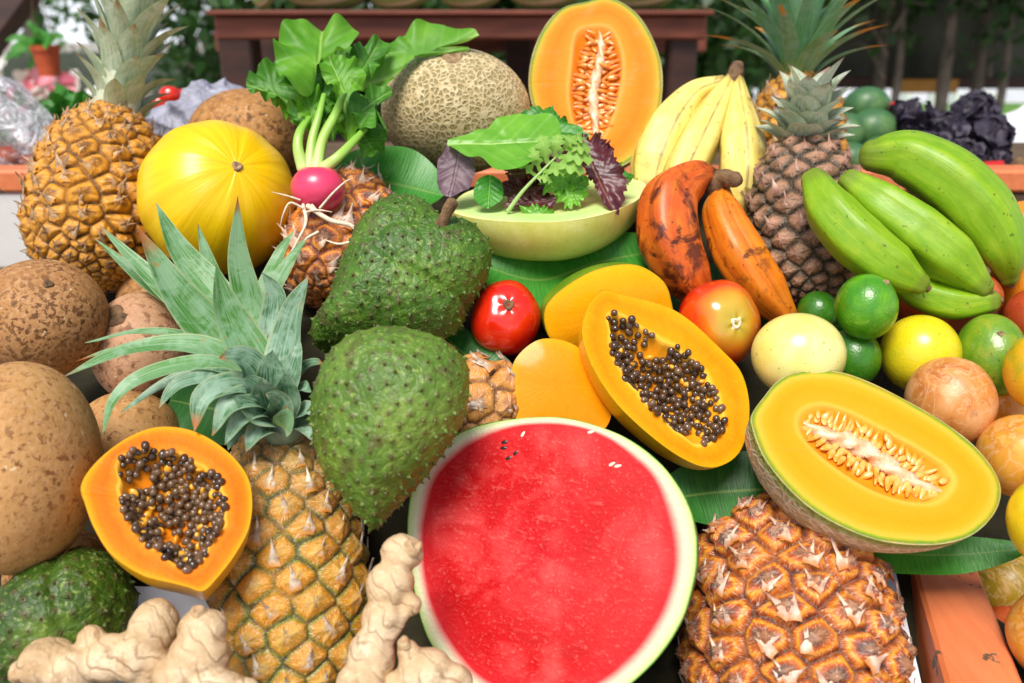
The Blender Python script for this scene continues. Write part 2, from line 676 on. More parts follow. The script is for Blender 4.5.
k = Mt('yellow_melon_skin')
u, v = k.attr('u'), k.attr('v')
st = k.noise(1.0, 3, .55, .3, k.vec(k.ma('MULTIPLY', k.ma('SINE', k.ma('MULTIPLY', u, 6.283)), 5), k.ma('MULTIPLY', k.ma('COSINE', k.ma('MULTIPLY', u, 6.283)), 5), k.ma('MULTIPLY', v, 3)))
c = k.ramp(st, [(.3, '#ecb800'), (.5, '#f0c200'), (.7, '#f3cc06')])
c = k.mix(k.ma('MULTIPLY', k.mask(k.noise(70, 3), .66, .75), .2), c, '#d89a12')
M['yellow_melon'] = k.fin(c, .36, k.bump(k.ma('ADD', st, k.ma('MULTIPLY', k.noise(220, 3), .1)), .22, .004), coat=.08)

k = Mt('netted_melon_rind')
w = k.warp(.007, 90)
vd = k.vor(165, 'DISTANCE_TO_EDGE', w)
v2 = k.vor(280, 'DISTANCE_TO_EDGE', w)
net = k.ma('MAXIMUM', k.mask(vd, .24, .08), k.ma('MULTIPLY', k.mask(v2, .16, .02), .45))
c = k.ramp(k.noise(18, 3), [(.3, '#8f8150'), (.7, '#ab9966')])
c = k.mix(net, c, k.ramp(k.noise(120, 3), [(.3, '#bfa878'), (.7, '#dbcaa0')]))
M['netted'] = k.fin(c, .7, k.bump(net, .75, .003), spec=.3)

k = Mt('beige_net_rind')
w = k.warp(.01, 70)
vd = k.vor(120, 'DISTANCE_TO_EDGE', w)
net = k.mask(vd, .2, .03)
c = k.mix(net, '#c2ac80', k.ramp(k.noise(120, 3), [(.3, '#dccca6'), (.7, '#ece0c4')]))
c = k.mix(k.mask(k.attr('v'), .10, .03), c, '#8fa046')
M['net_rind'] = k.fin(c, .75, k.bump(net, .7, .002), spec=.3)


def m_flesh(name, stops, streak, rough=.48, sss=.0, rim=.2, wet=0, nscale=50, namt=.05, sc2=300):
    k = Mt(name)
    r = k.attr('r')
    r2 = k.ma('ADD', r, k.ma('MULTIPLY', k.ma('SUBTRACT', k.noise(nscale, 4, .6), .5), namt))
    col = k.ramp(r2, stops)
    ang = k.attr('a')
    ra = k.noise(1.0, 4, .65, .2, k.vec(k.ma('MULTIPLY', k.ma('SINE', k.ma('MULTIPLY', ang, 6.283)), 14), k.ma('MULTIPLY', k.ma('COSINE', k.ma('MULTIPLY', ang, 6.283)), 14), k.ma('MULTIPLY', r, 5)))
    col = k.mix(k.ma('MULTIPLY', k.mask(ra, .5, .75), rim), col, streak)
    col = k.mix(k.ma('MULTIPLY', k.mask(k.noise(sc2, 3), .6, .75), .25), col, streak)
    h = k.ma('ADD', k.noise(sc2, 4, .6), k.ma('MULTIPLY', ra, .8))
    cut = k.noise(1.0, 3, .6, .4, k.n('Mapping', {'Vector': k.co(), 'Rotation': (0, .6, .5), 'Scale': (12, 160, 60)}).outputs[0])
    h = k.ma('ADD', h, k.ma('MULTIPLY', cut, .7))
    col = k.mix(k.ma('MULTIPLY', k.mask(k.noise(16, 3), .4, .7), .25), col, streak)
    rough = k.ma('SUBTRACT', rough, k.ma('MULTIPLY', k.mask(k.noise(40, 3), .5, .7), .2))
    return k.fin(col, rough, k.bump(h, .3, .0012), sss=sss, coat=wet, spec=.08)


M['papaya_flesh_red'] = m_flesh('papaya_flesh', [(0, '#e0740c'), (.46, '#ea8a14'), (.505, '#f5b440'), (.56, '#ee8010'), (.72, '#ea6404'), (.88, '#ee7204'), (.95, '#f08e06'), (.98, '#e09c0c'), (1, '#b88c10')], '#f7962a', namt=.06)
M['papaya_flesh_yellow'] = m_flesh('papaya_flesh_golden', [(0, '#e48210'), (.46, '#ee9c1c'), (.505, '#f6bc40'), (.58, '#f0920a'), (.8, '#ee8204'), (.94, '#f09206'), (.98, '#d89808'), (1, '#a08a14')], '#f7b02a', namt=.06)
M['mango_flesh'] = m_flesh('mango_flesh', wet=.25, rough=.4, stops=[(0, '#f2a006'), (.8, '#f2a606'), (.96, '#f0ae0a'), (1, '#b89a14')], streak='#f8b828', nscale=30, rim=.35, namt=.03)
M['mango_flesh_deep'] = m_flesh('mango_flesh_deep', wet=.25, rough=.4, stops=[(0, '#ee8804'), (.8, '#ee8c04'), (.97, '#f09a08'), (1, '#d8920a')], streak='#f8aa1c', nscale=30, rim=.35, namt=.03)
k = Mt('watermelon_flesh')
r = k.attr('r')
r2 = k.ma('ADD', r, k.ma('MULTIPLY', k.ma('SUBTRACT', k.noise(30, 4, .6), .5), .07))
col = k.ramp(r2, [(0, '#c4141e'), (.25, '#bd0a10'), (.40, '#be080c'), (.5, '#cc1e24'), (.56, '#dc6a62'), (.66, '#e6b49c'), (.76, '#dedcb2'), (.9, '#ccd698'), (.955, '#b8d07c'), (.985, '#6f9a3a'), (1, '#2f5a1c')])
inn = k.mask(r2, .52, .44)
mott = k.noise(22, 5, .62, .6)
col = k.mix(k.ma('MULTIPLY', k.ma('MULTIPLY', k.mask(mott, .5, .66), inn), .7), col, '#e24a48')
col = k.mix(k.ma('MULTIPLY', k.ma('MULTIPLY', k.mask(mott, .46, .32), inn), .7), col, '#a80408')
nv = k.n('Mapping', {'Vector': k.co(), 'Rotation': (0, .35, 0), 'Scale': (1.0, 1.0, 3.0)}).outputs[0]
fib = k.noise(95, 5, .65, .5, nv)
col = k.mix(k.ma('MULTIPLY', k.ma('MULTIPLY', k.mask(fib, .58, .72), inn), .38), col, '#e87a70')
gran = k.noise(420, 3, .6)
sx = k.n('SeparateXYZ', {0: k.co()})
lx = k.ma('ABSOLUTE', k.ma('ADD', sx.outputs[0], k.ma('MULTIPLY', k.ma('SUBTRACT', k.noise(25, 3), .5), .014)))
ln = k.ma('MULTIPLY', k.mask(lx, .013, .0), k.mask(k.noise(60, 4), .4, .7))
col = k.mix(k.ma('MULTIPLY', k.ma('MULTIPLY', ln, inn), .36), col, '#e87a70')
pk = k.mask(k.ma('ADD', k.ma('MULTIPLY', sx.outputs[0], 3.5), k.noise(9, 3)), .42, .85)
col = k.mix(k.ma('MULTIPLY', k.ma('MULTIPLY', pk, inn), .45), col, '#e04a48')
col = k.mix(k.ma('MULTIPLY', k.ma('MULTIPLY', k.mask(gran, .58, .70), inn), .3), col, '#ee8a80')
h = k.ma('ADD', gran, k.ma('MULTIPLY', fib, 1.2))
M['watermelon_flesh'] = k.fin(col, .5, k.bump(h, .5, .0016), coat=.05, spec=.12)

k = Mt('watermelon_rind')
wv = k.noise(1.0, 4, .7, .6, k.vec(k.ma('MULTIPLY', k.attr('u'), 26), k.ma('MULTIPLY', k.attr('v'), 3)))
M['watermelon_rind'] = k.fin(k.ramp(wv, [(.35, '#14301a'), (.5, '#24481f'), (.65, '#4c7a35')]), .35, None)

M['papaya_skin'] = m_citrus('papaya_skin', [(.3, '#e8a40c'), (.55, '#f3b50e'), (.8, '#c8b020')], 12, 300, .35, '#7a7020', .6, .2, .08)
M['mango_skin'] = m_citrus('mango_skin_green', [(.3, '#4f7d18'), (.6, '#7c9a22'), (.8, '#a8ac28')], 12, 300, .35, '#3f5a14', .6, .2, .08)
M['mango_skin_yellow'] = m_citrus('mango_skin_golden', [(.3, '#e8a008'), (.6, '#f0b010'), (.8, '#f2bc20')], 12, 300, .35, '#b07010', .4, .2, .08)
M['melon_flesh'] = m_flesh('cantaloupe_flesh', [(0, '#e08a1c'), (.44, '#e68a16'), (.5, '#f4ae44'), (.56, '#f09a20'), (.75, '#ee9414'), (.86, '#ea9c1e'), (.93, '#d8ac3a'), (.955, '#98a62c'), (.978, '#5f8424'), (.99, '#80904a'), (1, '#c0ae80')], '#f2a424', nscale=45, namt=.035, rim=.2)
M['melon_flesh_deep'] = m_flesh('cantaloupe_flesh_deep', [(0, '#de7a18'), (.44, '#e47814'), (.5, '#f3a450'), (.56, '#f08a22'), (.75, '#ec780e'), (.87, '#ea8416'), (.93, '#e09c2c'), (.955, '#a4a42c'), (.978, '#5b8024'), (.99, '#7c9044'), (1, '#c0ae80')], '#f08a1a', nscale=45, namt=.03, rim=.15)
M['placenta'] = m_plain('pale_melon_strings', '#e49a5c', '#f8dcbc', 90, .3, .5, 300, sss=.2, coat=.3)
k = Mt('melon_seed_pulp')
c = k.ramp(k.noise(30, 4), [(.3, '#e07a12'), (.5, '#f0a030'), (.7, '#fbcf86')])
M['melon_seed'] = k.fin(c, .25, k.bump(k.noise(300, 2), .2, .001), sss=.25, coat=.5)
k = Mt('melon_seed_deep')
c = k.ramp(k.noise(30, 4), [(.3, '#c4550c'), (.5, '#e57d1c'), (.7, '#f7b25a')])
M['melon_seed_deep'] = k.fin(c, .25, k.bump(k.noise(300, 2), .2, .001), sss=.2, coat=.5)
M['honeydew_flesh'] = m_flesh('honeydew_flesh', [(0, '#c9cc70'), (.5, '#b8d078'), (.7, '#b0cf74'), (.93, '#bed888'), (.98, '#dce090'), (1, '#e2e08a')], '#e4ecb4', nscale=40, namt=.03)
M['honeydew_skin'] = m_citrus('honeydew_skin', [(.3, '#ccd05a'), (.55, '#dadc78'), (.75, '#e8eaa8')], 25, 260, .4, '#b8b040', .4, .1, .08)

k = Mt('papaya_seed_coat')
rn = k.n('ObjectInfo').outputs['Random']
c = k.ramp(k.ma('ADD', k.ma('MULTIPLY', rn, .6), k.ma('MULTIPLY', k.noise(200, 3), .4)), [(.15, '#2e2016'), (.5, '#4c3726'), (.85, '#7a5e44')])
M['papaya_seed'] = k.fin(c, .16, k.bump(k.noise(500, 2), .2, .001), coat=.4)
M['seed_black'] = m_plain('watermelon_seed', '#150a08', '#3a1c14', 90, .25, .1)
M['seed_white'] = m_plain('watermelon_white_seed', '#f0c8a8', '#fbe6cc', 90, .3, .1)
M['pulp'] = m_plain('papaya_pulp', '#f39a14', '#fdbe3c', 90, .25, .3, 300, sss=.2, coat=.4)


def m_soursop(name, a, b, c_, tip='#5a4330'):
    k = Mt(name)
    col = k.ramp(k.noise(16, 5, .65), [(.3, a), (.52, b), (.72, c_)])
    col = k.mix(k.ma('MULTIPLY', k.mask(k.noise(190, 3, .6), .52, .66), .5), col, a)
    col = k.mix(k.ma('MULTIPLY', k.mask(k.noise(240, 3, .6, .3), .56, .68), .55), col, '#9fb25a')
    col = k.mix(k.ma('MULTIPLY', k.mask(k.noise(75, 3), .56, .66), .6), col, '#4f4424')
    col = k.mix(k.mask(k.attr('tip'), .45, .8), col, k.ramp(k.noise(200, 2), [(.35, '#2c2014'), (.7, tip)]))
    col = k.mix(k.ma('MULTIPLY', k.mask(k.attr('ring'), .15, .7), .65), col, tip)
    vv = k.vor(170, 'DISTANCE_TO_EDGE', k.warp(.004, 120))
    h = k.ma('ADD', k.noise(330, 4, .6), k.ma('MULTIPLY', k.mask(vv, 0, .25), .8))
    return k.fin(col, .45, k.bump(h, .35, .0016), spec=.4)


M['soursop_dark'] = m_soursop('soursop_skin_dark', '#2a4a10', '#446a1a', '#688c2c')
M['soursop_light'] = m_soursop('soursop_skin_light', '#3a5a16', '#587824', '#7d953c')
M['soursop_deep'] = m_soursop('soursop_skin_deep', '#243e0c', '#3a5812', '#668026')  # deeper green skin of its own

M['pine_front'] = m_pine('pineapple_rind_golden', '#28280a', '#84861c', '#cc8406', '#dea01e', '#dcae54', '#f0e0c6', gl=.12, top_amt=.6)
M['pine_dry'] = m_pine('pineapple_rind_reddish', '#3f2012', '#9c5a1c', '#cf7416', '#d3822f', '#a8655a', '#ecd6bc', '#b89078', .1, [(.02, '#44180c'), (.12, '#9a4214'), (.26, '#d47412'), (.42, '#eca826'), (.56, '#c85614'), (.72, '#94503a'), (.88, '#5c4a44'), (1, '#a87a5c')])
M['pine_peek'] = m_pine('pineapple_rind_pale', '#6a3414', '#a8742a', '#d08a34', '#dc9c4c', '#c88a58', '#f0dcc4')
M['pine_back'] = m_pine('pineapple_rind_orange', '#3a2208', '#96600c', '#dc940a', '#e09c1e', '#9a6428', '#d0ae84', '#7a5a3a', gl=.1)
M['pine_dark'] = m_pine('pineapple_rind_dusky', '#16150e', '#343420', '#6f5138', '#aa7c58', '#ba8c70', '#c9a48c', '#8a5c4c')
M['crown_front'] = m_crown('pineapple_leaf_fresh', '#93a878', '#4f8a30', '#417c22', '#8fb48c', '#a8602a', .7)
M['crown_blue'] = m_crown('pineapple_leaf_blue', '#7a967a', '#3f7048', '#366a34', '#98b79c', '#b0703c', .75, 1.0)
M['crown_grey'] = m_crown('pineapple_leaf_grey', '#c7cbaa', '#9fb08a', '#8aa36a', '#cdd3bc', '#a58a5c', .65)
M['crown_pale'] = m_crown('pineapple_leaf_pale', '#cdd2b8', '#aebc9e', '#94a884', '#dcdece', '#a07a6a', .65)
M['crown_green'] = m_crown('pineapple_leaf_green', '#aebc54', '#6aa454', '#568f54', '#9abda0', '#d08a2c', .5, .80)

M['tomato'] = m_citrus('tomato_skin', [(.3, '#c81408'), (.6, '#dc2a0c'), (.8, '#e2480f')], 10, 900, .16, '#e87030', .4, .5, .02)
k = Mt('ripening_tomato_skin')
c = k.ramp(k.ma('ADD', k.attr('v'), k.ma('MULTIPLY', k.ma('SUBTRACT', k.noise(12, 3), .5), .45)), [(.02, '#a8a030'), (.16, '#c2a030'), (.24, '#d8801c'), (.33, '#d84412'), (.5, '#cc1c0a'), (1, '#c0140a')])
M['tomato_mixed'] = k.fin(c, .17, None, sss=.08, coat=.5)
M['radish'] = m_plain('radish_skin', '#d82650', '#e8476e', 14, .3, .15, 120, sss=.15, coat=.2)
M['root'] = m_plain('radish_root', '#d8bfa0', '#f2e4cc', 160, .6, .3, sss=.1)
k = Mt('radish_stalk')
M['stalk'] = k.fin(k.ramp(k.attr('t'), [(0, '#c9dc8a'), (.3, '#a9cf5c'), (1, '#7cb63a')]), .35, None, sss=.15, transl=.1)
M['radish_leaf'] = m_leaf('radish_leaf', '#4a8f12', '#74b028', '#aacf6a', .3, .5, 6, .3, .0012)
M['radish_leaf_dark'] = m_leaf('radish_leaf_dark', '#346f10', '#52921e', '#8fbc58', .25, .5, 6, .3, .0012)
M['salad_green'] = m_leaf('salad_leaf', '#5aa024', '#7fbf3a', '#b9de7c', .3, .36, 6, .35, .002)
M['salad_deep'] = m_leaf('salad_leaf_deep', '#2f7a20', '#4b9a2c', '#9aca66', .25, .4, 6, .3, .002)
M['salad_red'] = m_leaf('salad_leaf_red', '#3e1a20', '#6a2a30', '#8a5a50', .2, .35, 7, .35, .002)
M['salad_purple'] = m_leaf('salad_leaf_purple', '#5a4550', '#7a6068', '#9a8088', .15, .5, 6, .4, .002)
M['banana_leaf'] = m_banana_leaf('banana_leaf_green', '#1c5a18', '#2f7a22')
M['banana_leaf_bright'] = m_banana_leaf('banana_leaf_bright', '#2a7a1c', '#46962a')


def m_banana(name, stops, spot, samt, lo=.62, hi=.7, edge=None, eamt=.5, rough=.42, scale=40, bruise=0.0, blo=.60, endc=None):
    k = Mt(name)
    u, t = k.attr('u'), k.attr('t')
    st = k.noise(1.0, 4, .6, .4, k.vec(k.ma('MULTIPLY', u, 24), k.ma('MULTIPLY', t, 4), 0.0))
    col = k.ramp(k.ma('ADD', k.ma('MULTIPLY', st, .5), k.ma('MULTIPLY', k.noise(38, 5, .65), .5)), stops)
    sp = k.mask(k.noise(scale, 4, .65, .6), lo, hi)
    col = k.mix(k.ma('MULTIPLY', sp, samt), col, spot)
    if edge:
        rd = k.ma('COSINE', k.ma('MULTIPLY', u, 5 * 6.2832))
        col = k.mix(k.ma('MULTIPLY', k.mask(k.ma('ADD', rd, k.ma('MULTIPLY', k.noise(50, 3), .6)), 1.05, 1.3), eamt), col, edge)
    bz = k.mask(k.noise(13, 5, .7, .8), blo, blo + .08)
    if endc:
        en = k.ma('MAXIMUM', k.mask(k.ma('ADD', t, k.ma('MULTIPLY', k.noise(60, 3), .08)), .13, .03), k.mask(t, .93, .99))
        col = k.mix(k.ma('MULTIPLY', en, .75), col, endc)
    col = k.mix(k.ma('MULTIPLY', bz, samt * bruise), col, spot)
    sm = k.mask(k.noise(190, 2), .68, .72)
    col = k.mix(k.ma('MULTIPLY', sm, .7), col, spot)
    return k.fin(col, rough, k.bump(k.ma('ADD', st, k.ma('MULTIPLY', k.noise(200, 3), .3)), .3, .0018), coat=.03, spec=.4)


M['banana_green'] = m_banana('green_banana_peel', [(.3, '#64940c'), (.5, '#7ea614'), (.72, '#a2b82e')], '#4a4a1c', .85, .64, .69, '#6f8f1c', .35, endc='#6a7a20')
M['banana_yellow'] = m_banana('yellow_banana_peel', [(.3, '#dfc04a'), (.55, '#ecd778'), (.75, '#f3e6a2')], '#6f4f1e', .85, .60, .68, '#6a5020', .7, .45, 40, .6, .57, '#6f5620')
M['banana_red'] = m_banana('red_banana_peel', [(.3, '#b04218'), (.5, '#d0601c'), (.7, '#e8861e')], '#35160e', .9, .52, .60, '#7a2c14', .4, .4, 34, .9, .50, '#3f1c12')
M['banana_red_orange'] = m_banana('orange_banana_peel', [(.3, '#c25a16'), (.5, '#dc7a18'), (.7, '#eb962a')], '#43200e', .85, .55, .63, '#7a3010', .4, .4, 34, .7, .56, '#4a2210')

LIME = [(.3, '#2f7208'), (.5, '#468c10'), (.72, '#72ac20')]
M['lime'] = m_citrus('lime_peel', LIME, 16, 520, .3, '#9ab040', .5, .25, .3)
M['lime_dark'] = m_citrus('lime_peel_dark', [(.3, '#265f0c'), (.6, '#3a7814'), (.75, '#52881c')], 16, 520, .32, '#8aa040', .4, .2, .3)
M['passion_pale'] = m_citrus('pale_passion_fruit_skin', [(.3, '#d9cf58'), (.5, '#e6dd80'), (.72, '#efe9a6')], 9, 700, .28, '#98883a', .75, .25, .06)
M['guava_yellow'] = m_citrus('yellow_fruit_skin', [(.3, '#b8b41e'), (.45, '#dcc81a'), (.7, '#e8d428')], 12, 420, .28, '#7a7420', .6, .25, .2)
M['orange_green'] = m_citrus('green_orange_peel', [(.3, '#3f7a16'), (.5, '#6f9420'), (.72, '#b0a428')], 15, 420, .3, '#5a4a18', .8, .25, .25)
M['orange_mottled'] = m_citrus('mottled_orange_peel', [(.3, '#8a9a20'), (.48, '#d8a818'), (.72, '#e29a1c')], 15, 420, .32, '#6a5a18', .7, .2, .25)
M['orange_ripe'] = m_citrus('ripe_orange_peel', [(.3, '#d87010'), (.5, '#e58a18'), (.72, '#eea02a')], 12, 420, .34, '#a05a10', .5, .2, .25)
M['apple_red'] = m_citrus('red_mango_skin', [(.3, '#9a3018'), (.5, '#b84a22'), (.72, '#dd7a44')], 12, 500, .36, '#7a2a14', .6, .15, .08)
M['passion_wrinkled'] = m_wrinkle('wrinkled_passion_skin', [(.3, '#a85a22'), (.5, '#cf8842'), (.72, '#e2ab74')])
M['passion_orange'] = m_wrinkle('wrinkled_orange_skin', [(.3, '#b4701c'), (.5, '#d8962c'), (.72, '#e0b050')], 50, .6)
M['passion_olive'] = m_wrinkle('wrinkled_olive_skin', [(.3, '#7a6a18'), (.5, '#a8861c'), (.72, '#c89a2c')], 40, .5)

k = Mt('ginger_skin')
w = k.n('Mapping', {'Vector': k.warp(.02, 18), 'Scale': (1.0, 1.0, 1.0)}).outputs[0]
ring = k.n('TexWave', {'Vector': w, 'Scale': 36.0, 'Distortion': 9.0, 'Detail': 3.0, 'Detail Scale': 1.2}, wave_type='BANDS', bands_direction='DIAGONAL').outputs['Fac']
c = k.ramp(k.noise(22, 5, .65), [(.28, '#a8855a'), (.48, '#d2b48a'), (.7, '#e6d2b0')])
c = k.mix(k.ma('MULTIPLY', k.ma('MULTIPLY', k.mask(ring, .16, .0), k.mask(k.noise(45, 3), .38, .55)), .6), c, '#7d5a36')
c = k.mix(k.ma('MULTIPLY', k.mask(k.noise(130, 4, .65), .56, .7), .45), c, '#f0deba')
c = k.mix(k.ma('MULTIPLY', k.mask(k.noise(60, 5, .7), .56, .66), .55), c, '#94693e')
h = k.ma('ADD', k.ma('MULTIPLY', k.mask(ring, 0, .25), .35), k.noise(190, 6, .7))
M['ginger'] = k.fin(c, .5, k.bump(h, .6, .0022), spec=.35)
M['ginger_cut'] = m_plain('ginger_cut_end', '#a98258', '#d0b48a', 220, .7, .6)

# painted timber
k = Mt('orange_painted_wood')
nv = k.n('Mapping', {'Vector': k.co(), 'Scale': (1.0, .12, 1.0)}).outputs[0]
g = k.noise(60, 4, .6, .3, nv)
c = k.ramp(g, [(.3, '#cf6e3e'), (.7, '#e08452')])
chip = k.mask(k.noise(24, 4, .7, .3), .63, .65)
c = k.mix(chip, c, k.ramp(k.noise(120, 2), [(.35, '#5a4632'), (.7, '#8a7458')]))
M['orange_wood'] = k.fin(c, .5, k.bump(k.ma('SUBTRACT', g, chip), .3, .002))
M['white_board'] = m_plain('white_painted_board', '#c9c7c2', '#dcdad6', 8, .6, .15, 90)
M['brown_board'] = m_plain('shade_brown_board', '#4a3a28', '#6b563c', 14, .8, .3)  # dark brown puts shade into the board colour, so gaps look dark
M['paper'] = m_plain('white_lining_paper', '#d4d4dc', '#e6e6ea', 10, .7, .4, 40, bd=.004)


def m_wood(name, a, b):
    k = Mt(name)
    nv = k.n('Mapping', {'Vector': k.co(), 'Scale': (.25, 1.0, 1.0)}).outputs[0]
    g = k.noise(30, 5, .6, .5, nv)
    return k.fin(k.ramp(g, [(.3, a), (.7, b)]), .6, k.bump(g, .3, .003))


M['red_wood'] = m_wood('red_brown_timber', '#5c2a1a', '#84442e')
M['dark_wood'] = m_wood('dark_timber', '#2a1610', '#452619')

# ------------------------------------------------------------------ things: helpers for fruit
def cap(c, axis, r, h, mat, parent, name='stem_scar', ns=20, hole=True, seed=0):
    """small raised stem end at the pole of a fruit"""
    a = unit(axis)
    e1, e2 = basis(a)
    u = np.arange(ns) / ns * 2 * PI
    rr = np.random.default_rng(seed)
    jit = 1 + .12 * np.sin(u * 3 + seed) + rr.normal(0, .05, ns)
    prof = [(1.15, -.6), (1.0, .3), (.85, .9), (.6, 1.0), (.35, .6 if hole else 1.0), (.02, .35 if hole else 1.02)]
    rows = [c + a * (h * z) + (e1 * np.cos(u)[:, None] + e2 * np.sin(u)[:, None]) * (r * q * jit)[:, None] for q, z in prof]
    return mk(name, np.concatenate(rows), gridF(len(rows), ns), mat, parent)


def round_fruit(name, label, cat, px, py, rx, ry, d, mat, axis=(.2, .3, 1), rz=None, amp=.015, freq=3, seed=0, f=None, group=None, stem=None, dimple=0.0, dw=.12):
    c = P(px, py, d)
    s = d / FPX
    rx = rx * s / (1 + ((px - 512) / FPX) ** 2) ** .62
    ry = ry * s / (1 + ((py - 341.5) / FPX) ** 2) ** .62
    rz = (rx + ry) / 2 if rz is None else rz * s
    ax = cv(*axis)

    def ff(U, W, S):
        k_ = np.ones(len(U)) - dimple * np.exp(-(W / dw) ** 2) - dimple * .5 * np.exp(-((1 - W) / dw) ** 2)
        if f is not None:
            k_ = k_ * f(U, W, S)
        return k_
    V, F, A = blob(c, rx, ry, rz, ax, f=ff, amp=amp, freq=freq, seed=seed)
    o = thing(name, label, cat, (c[0], c[1], V[:, 2].min()), group)
    mk('skin', V, F, mat, o, A, loc=c)
    if stem:
        smat, sr, sh, nm = stem
        top = V[0]
        cap(top - ax * sh * .2, ax, sr, sh, smat, o, nm, seed=seed)
    return o


# ------------------------------------------------------------------ pineapples
def pineapple_body(root, top, base, R, n_eye, mat, rp=.60, NU=300, NV=230, A=.10, bsize=.55, taper=.15, seed=0, blift=.35, prof=(2.8, .5), jit=.06, shreds=1):
    a = unit(top - base)
    L = np.linalg.norm(top - base)
    e1, e2 = basis(a)
    t = np.linspace(0, 1, NV)
    tt = .5 - .5 * np.cos(t * PI)
    tt = .5 * tt + .5 * t
    r = R * np.maximum(1 - np.abs(2 * tt - 1) ** prof[0], 0) ** prof[1] * (1 - taper * tt)
    r = np.maximum(r, .003)
    z = tt * L
    ds = np.hypot(np.gradient(z), np.gradient(r))
    q = np.cumsum(ds / np.maximum(r, .22 * R))
    q = (q - q[0]) * n_eye / 2 / PI         # in cell widths
    th = np.arange(NU) / NU * 2 * PI
    X = np.broadcast_to(th[None] * n_eye / 2 / PI, (NV, NU))
    Y = np.broadcast_to(q[:, None], (NV, NU))
    slant = .12
    rr = np.random.default_rng(seed)
    nrow = int(q[-1] / rp) + 6
    jx = rr.normal(0, jit, (nrow, n_eye))
    jy = rr.normal(0, .05, (nrow, n_eye))
    rk = rr.random((nrow, n_eye))
    best = np.full((NV, NU), 9.0)
    sec = np.full((NV, NU), 9.0)
    dxb = np.zeros((NV, NU))
    dyb = np.zeros((NV, NU))
    kb = np.zeros((NV, NU))
    k0 = np.floor(Y / rp).astype(int)
    for dk in (-1, 0, 1, 2):
        kr = np.clip(k0 + dk, 0, nrow - 1)
        off = (kr % 2) * .5 + kr * slant
        c0 = np.floor(X - off).astype(int)
        for dc in (-1, 0, 1, 2):
            ci = (c0 + dc)
            cm = ci % n_eye
            dx = X - (ci + off + jx[kr, cm])
            dy = Y - (kr * rp + jy[kr, cm])
            dist = np.sqrt(dx ** 2 + (dy * 1.05) ** 2)
            closer = dist < best
            sec = np.where(closer, best, np.minimum(sec, dist))
            dxb = np.where(closer, dx, dxb)
            dyb = np.where(closer, dy, dyb)
            kb = np.where(closer, rk[kr, cm], kb)
            best = np.where(closer, dist, best)
    edge = np.clip((sec - best) / .6, 0, 1)
    sm = edge * edge * (3 - 2 * edge)
    dome = (1 - np.exp(-edge * 9)) * .50 + .50 * edge
    cone = np.clip(1 - np.sqrt(dxb ** 2 + (dyb + .04) ** 2) / .20, 0, 1) ** 1.2
    sc_ = (r / R)[:, None]
    H = A * R * 1.5 * (dome + .34 * cone + .16 * np.sin(np.arctan2(dyb, dxb) * 5 + kb * 20) * edge + .09 * np.sin(np.arctan2(dyb, dxb) * 11 + kb * 50) * edge) * sc_
    dr = np.gradient(r) / np.maximum(np.gradient(z), 1e-6)
    nrmr = 1 / np.sqrt(1 + dr ** 2)
    rad = e1 * np.cos(th)[:, None] + e2 * np.sin(th)[:, None]
    V = base + a * z[:, None, None] + rad[None] * r[:, None, None]
    N3 = rad[None] * nrmr[:, None, None] - a * (dr * nrmr)[:, None, None]
    V = V + N3 * H[..., None]
    body = (V.reshape(-1, 3), gridF(NV, NU), {'e': edge.ravel(), 'k': kb.ravel(), 'la': np.arctan2(dyb, dxb).ravel(), 'br': np.zeros(NV * NU), 'bt': np.zeros(NV * NU)})
    body[2]['ht'] = np.repeat(tt, NU)
    parts = [body]
    # papery bracts, one per eye
    tq = q
    for kr in range(nrow):
        yy = kr * rp
        if yy < .3 or yy > q[-1] - .35:
            continue
        for ci in np.repeat(np.arange(n_eye), shreds):
            y2 = yy + jy[kr, ci] - .1
            i = int(np.clip(np.searchsorted(tq, y2), 1, NV - 2))
            ang = (ci + (kr % 2) * .5 + kr * slant + jx[kr, ci]) * 2 * PI / n_eye
            rd = e1 * math.cos(ang) + e2 * math.sin(ang)
            nn = rd * nrmr[i] - a * dr[i] * nrmr[i]
            up = unit(a - nn * np.dot(a, nn))
            sd = np.cross(up, nn)
            w = 2 * PI * r[i] / n_eye
            if r[i] < .3 * R:
                continue
            p = base + a * z[i] + rd * r[i] + nn * (A * R * 1.6 * (.9) * r[i] / R)
            s = w * bsize * (.5 + .7 * rr.random())
            tw = rr.normal(0, .25) if shreds == 1 else rr.normal(0, .9)
            if shreds > 1:
                p = p + sd * w * rr.normal(0, .10) + up * w * rr.normal(-.02, .08)
            dirv = unit(up + sd * tw)
            crossv = unit(np.cross(dirv, nn))
            lift = blift * (.6 + .8 * rr.random())
            pv, bt = [], []
            for (l, ww, hh) in ((-.35, .30, -.22), (-.05, .24, .04), (.25, .13, .18), (.50, .065, .32), (.85, .010, .42 + lift)):
                for sgn in (-1, 0, 1):
                    pv.append(p + dirv * l * s + crossv * (sgn * ww * s * (1 + .15 * rr.normal())) + nn * ((hh * lift * 1.6 + (.10 if sgn == 0 else 0)) * s))
                    bt.append((l + .35) / 1.13)
            f = []
            for j in range(4):
                for m_ in range(2):
                    f.append([j * 3 + m_, j * 3 + m_ + 1, j * 3 + m_ + 4, j * 3 + m_ + 3])
            parts.append((np.array(pv), f, {'e': np.full(15, .8), 'k': np.full(15, rr.random()), 'la': np.zeros(15), 'br': np.ones(15), 'bt': np.array(bt)}))
    V, F, At = joinm(parts)
    return mk('rind', V, F, mat, root, At, loc=(top + base) / 2)


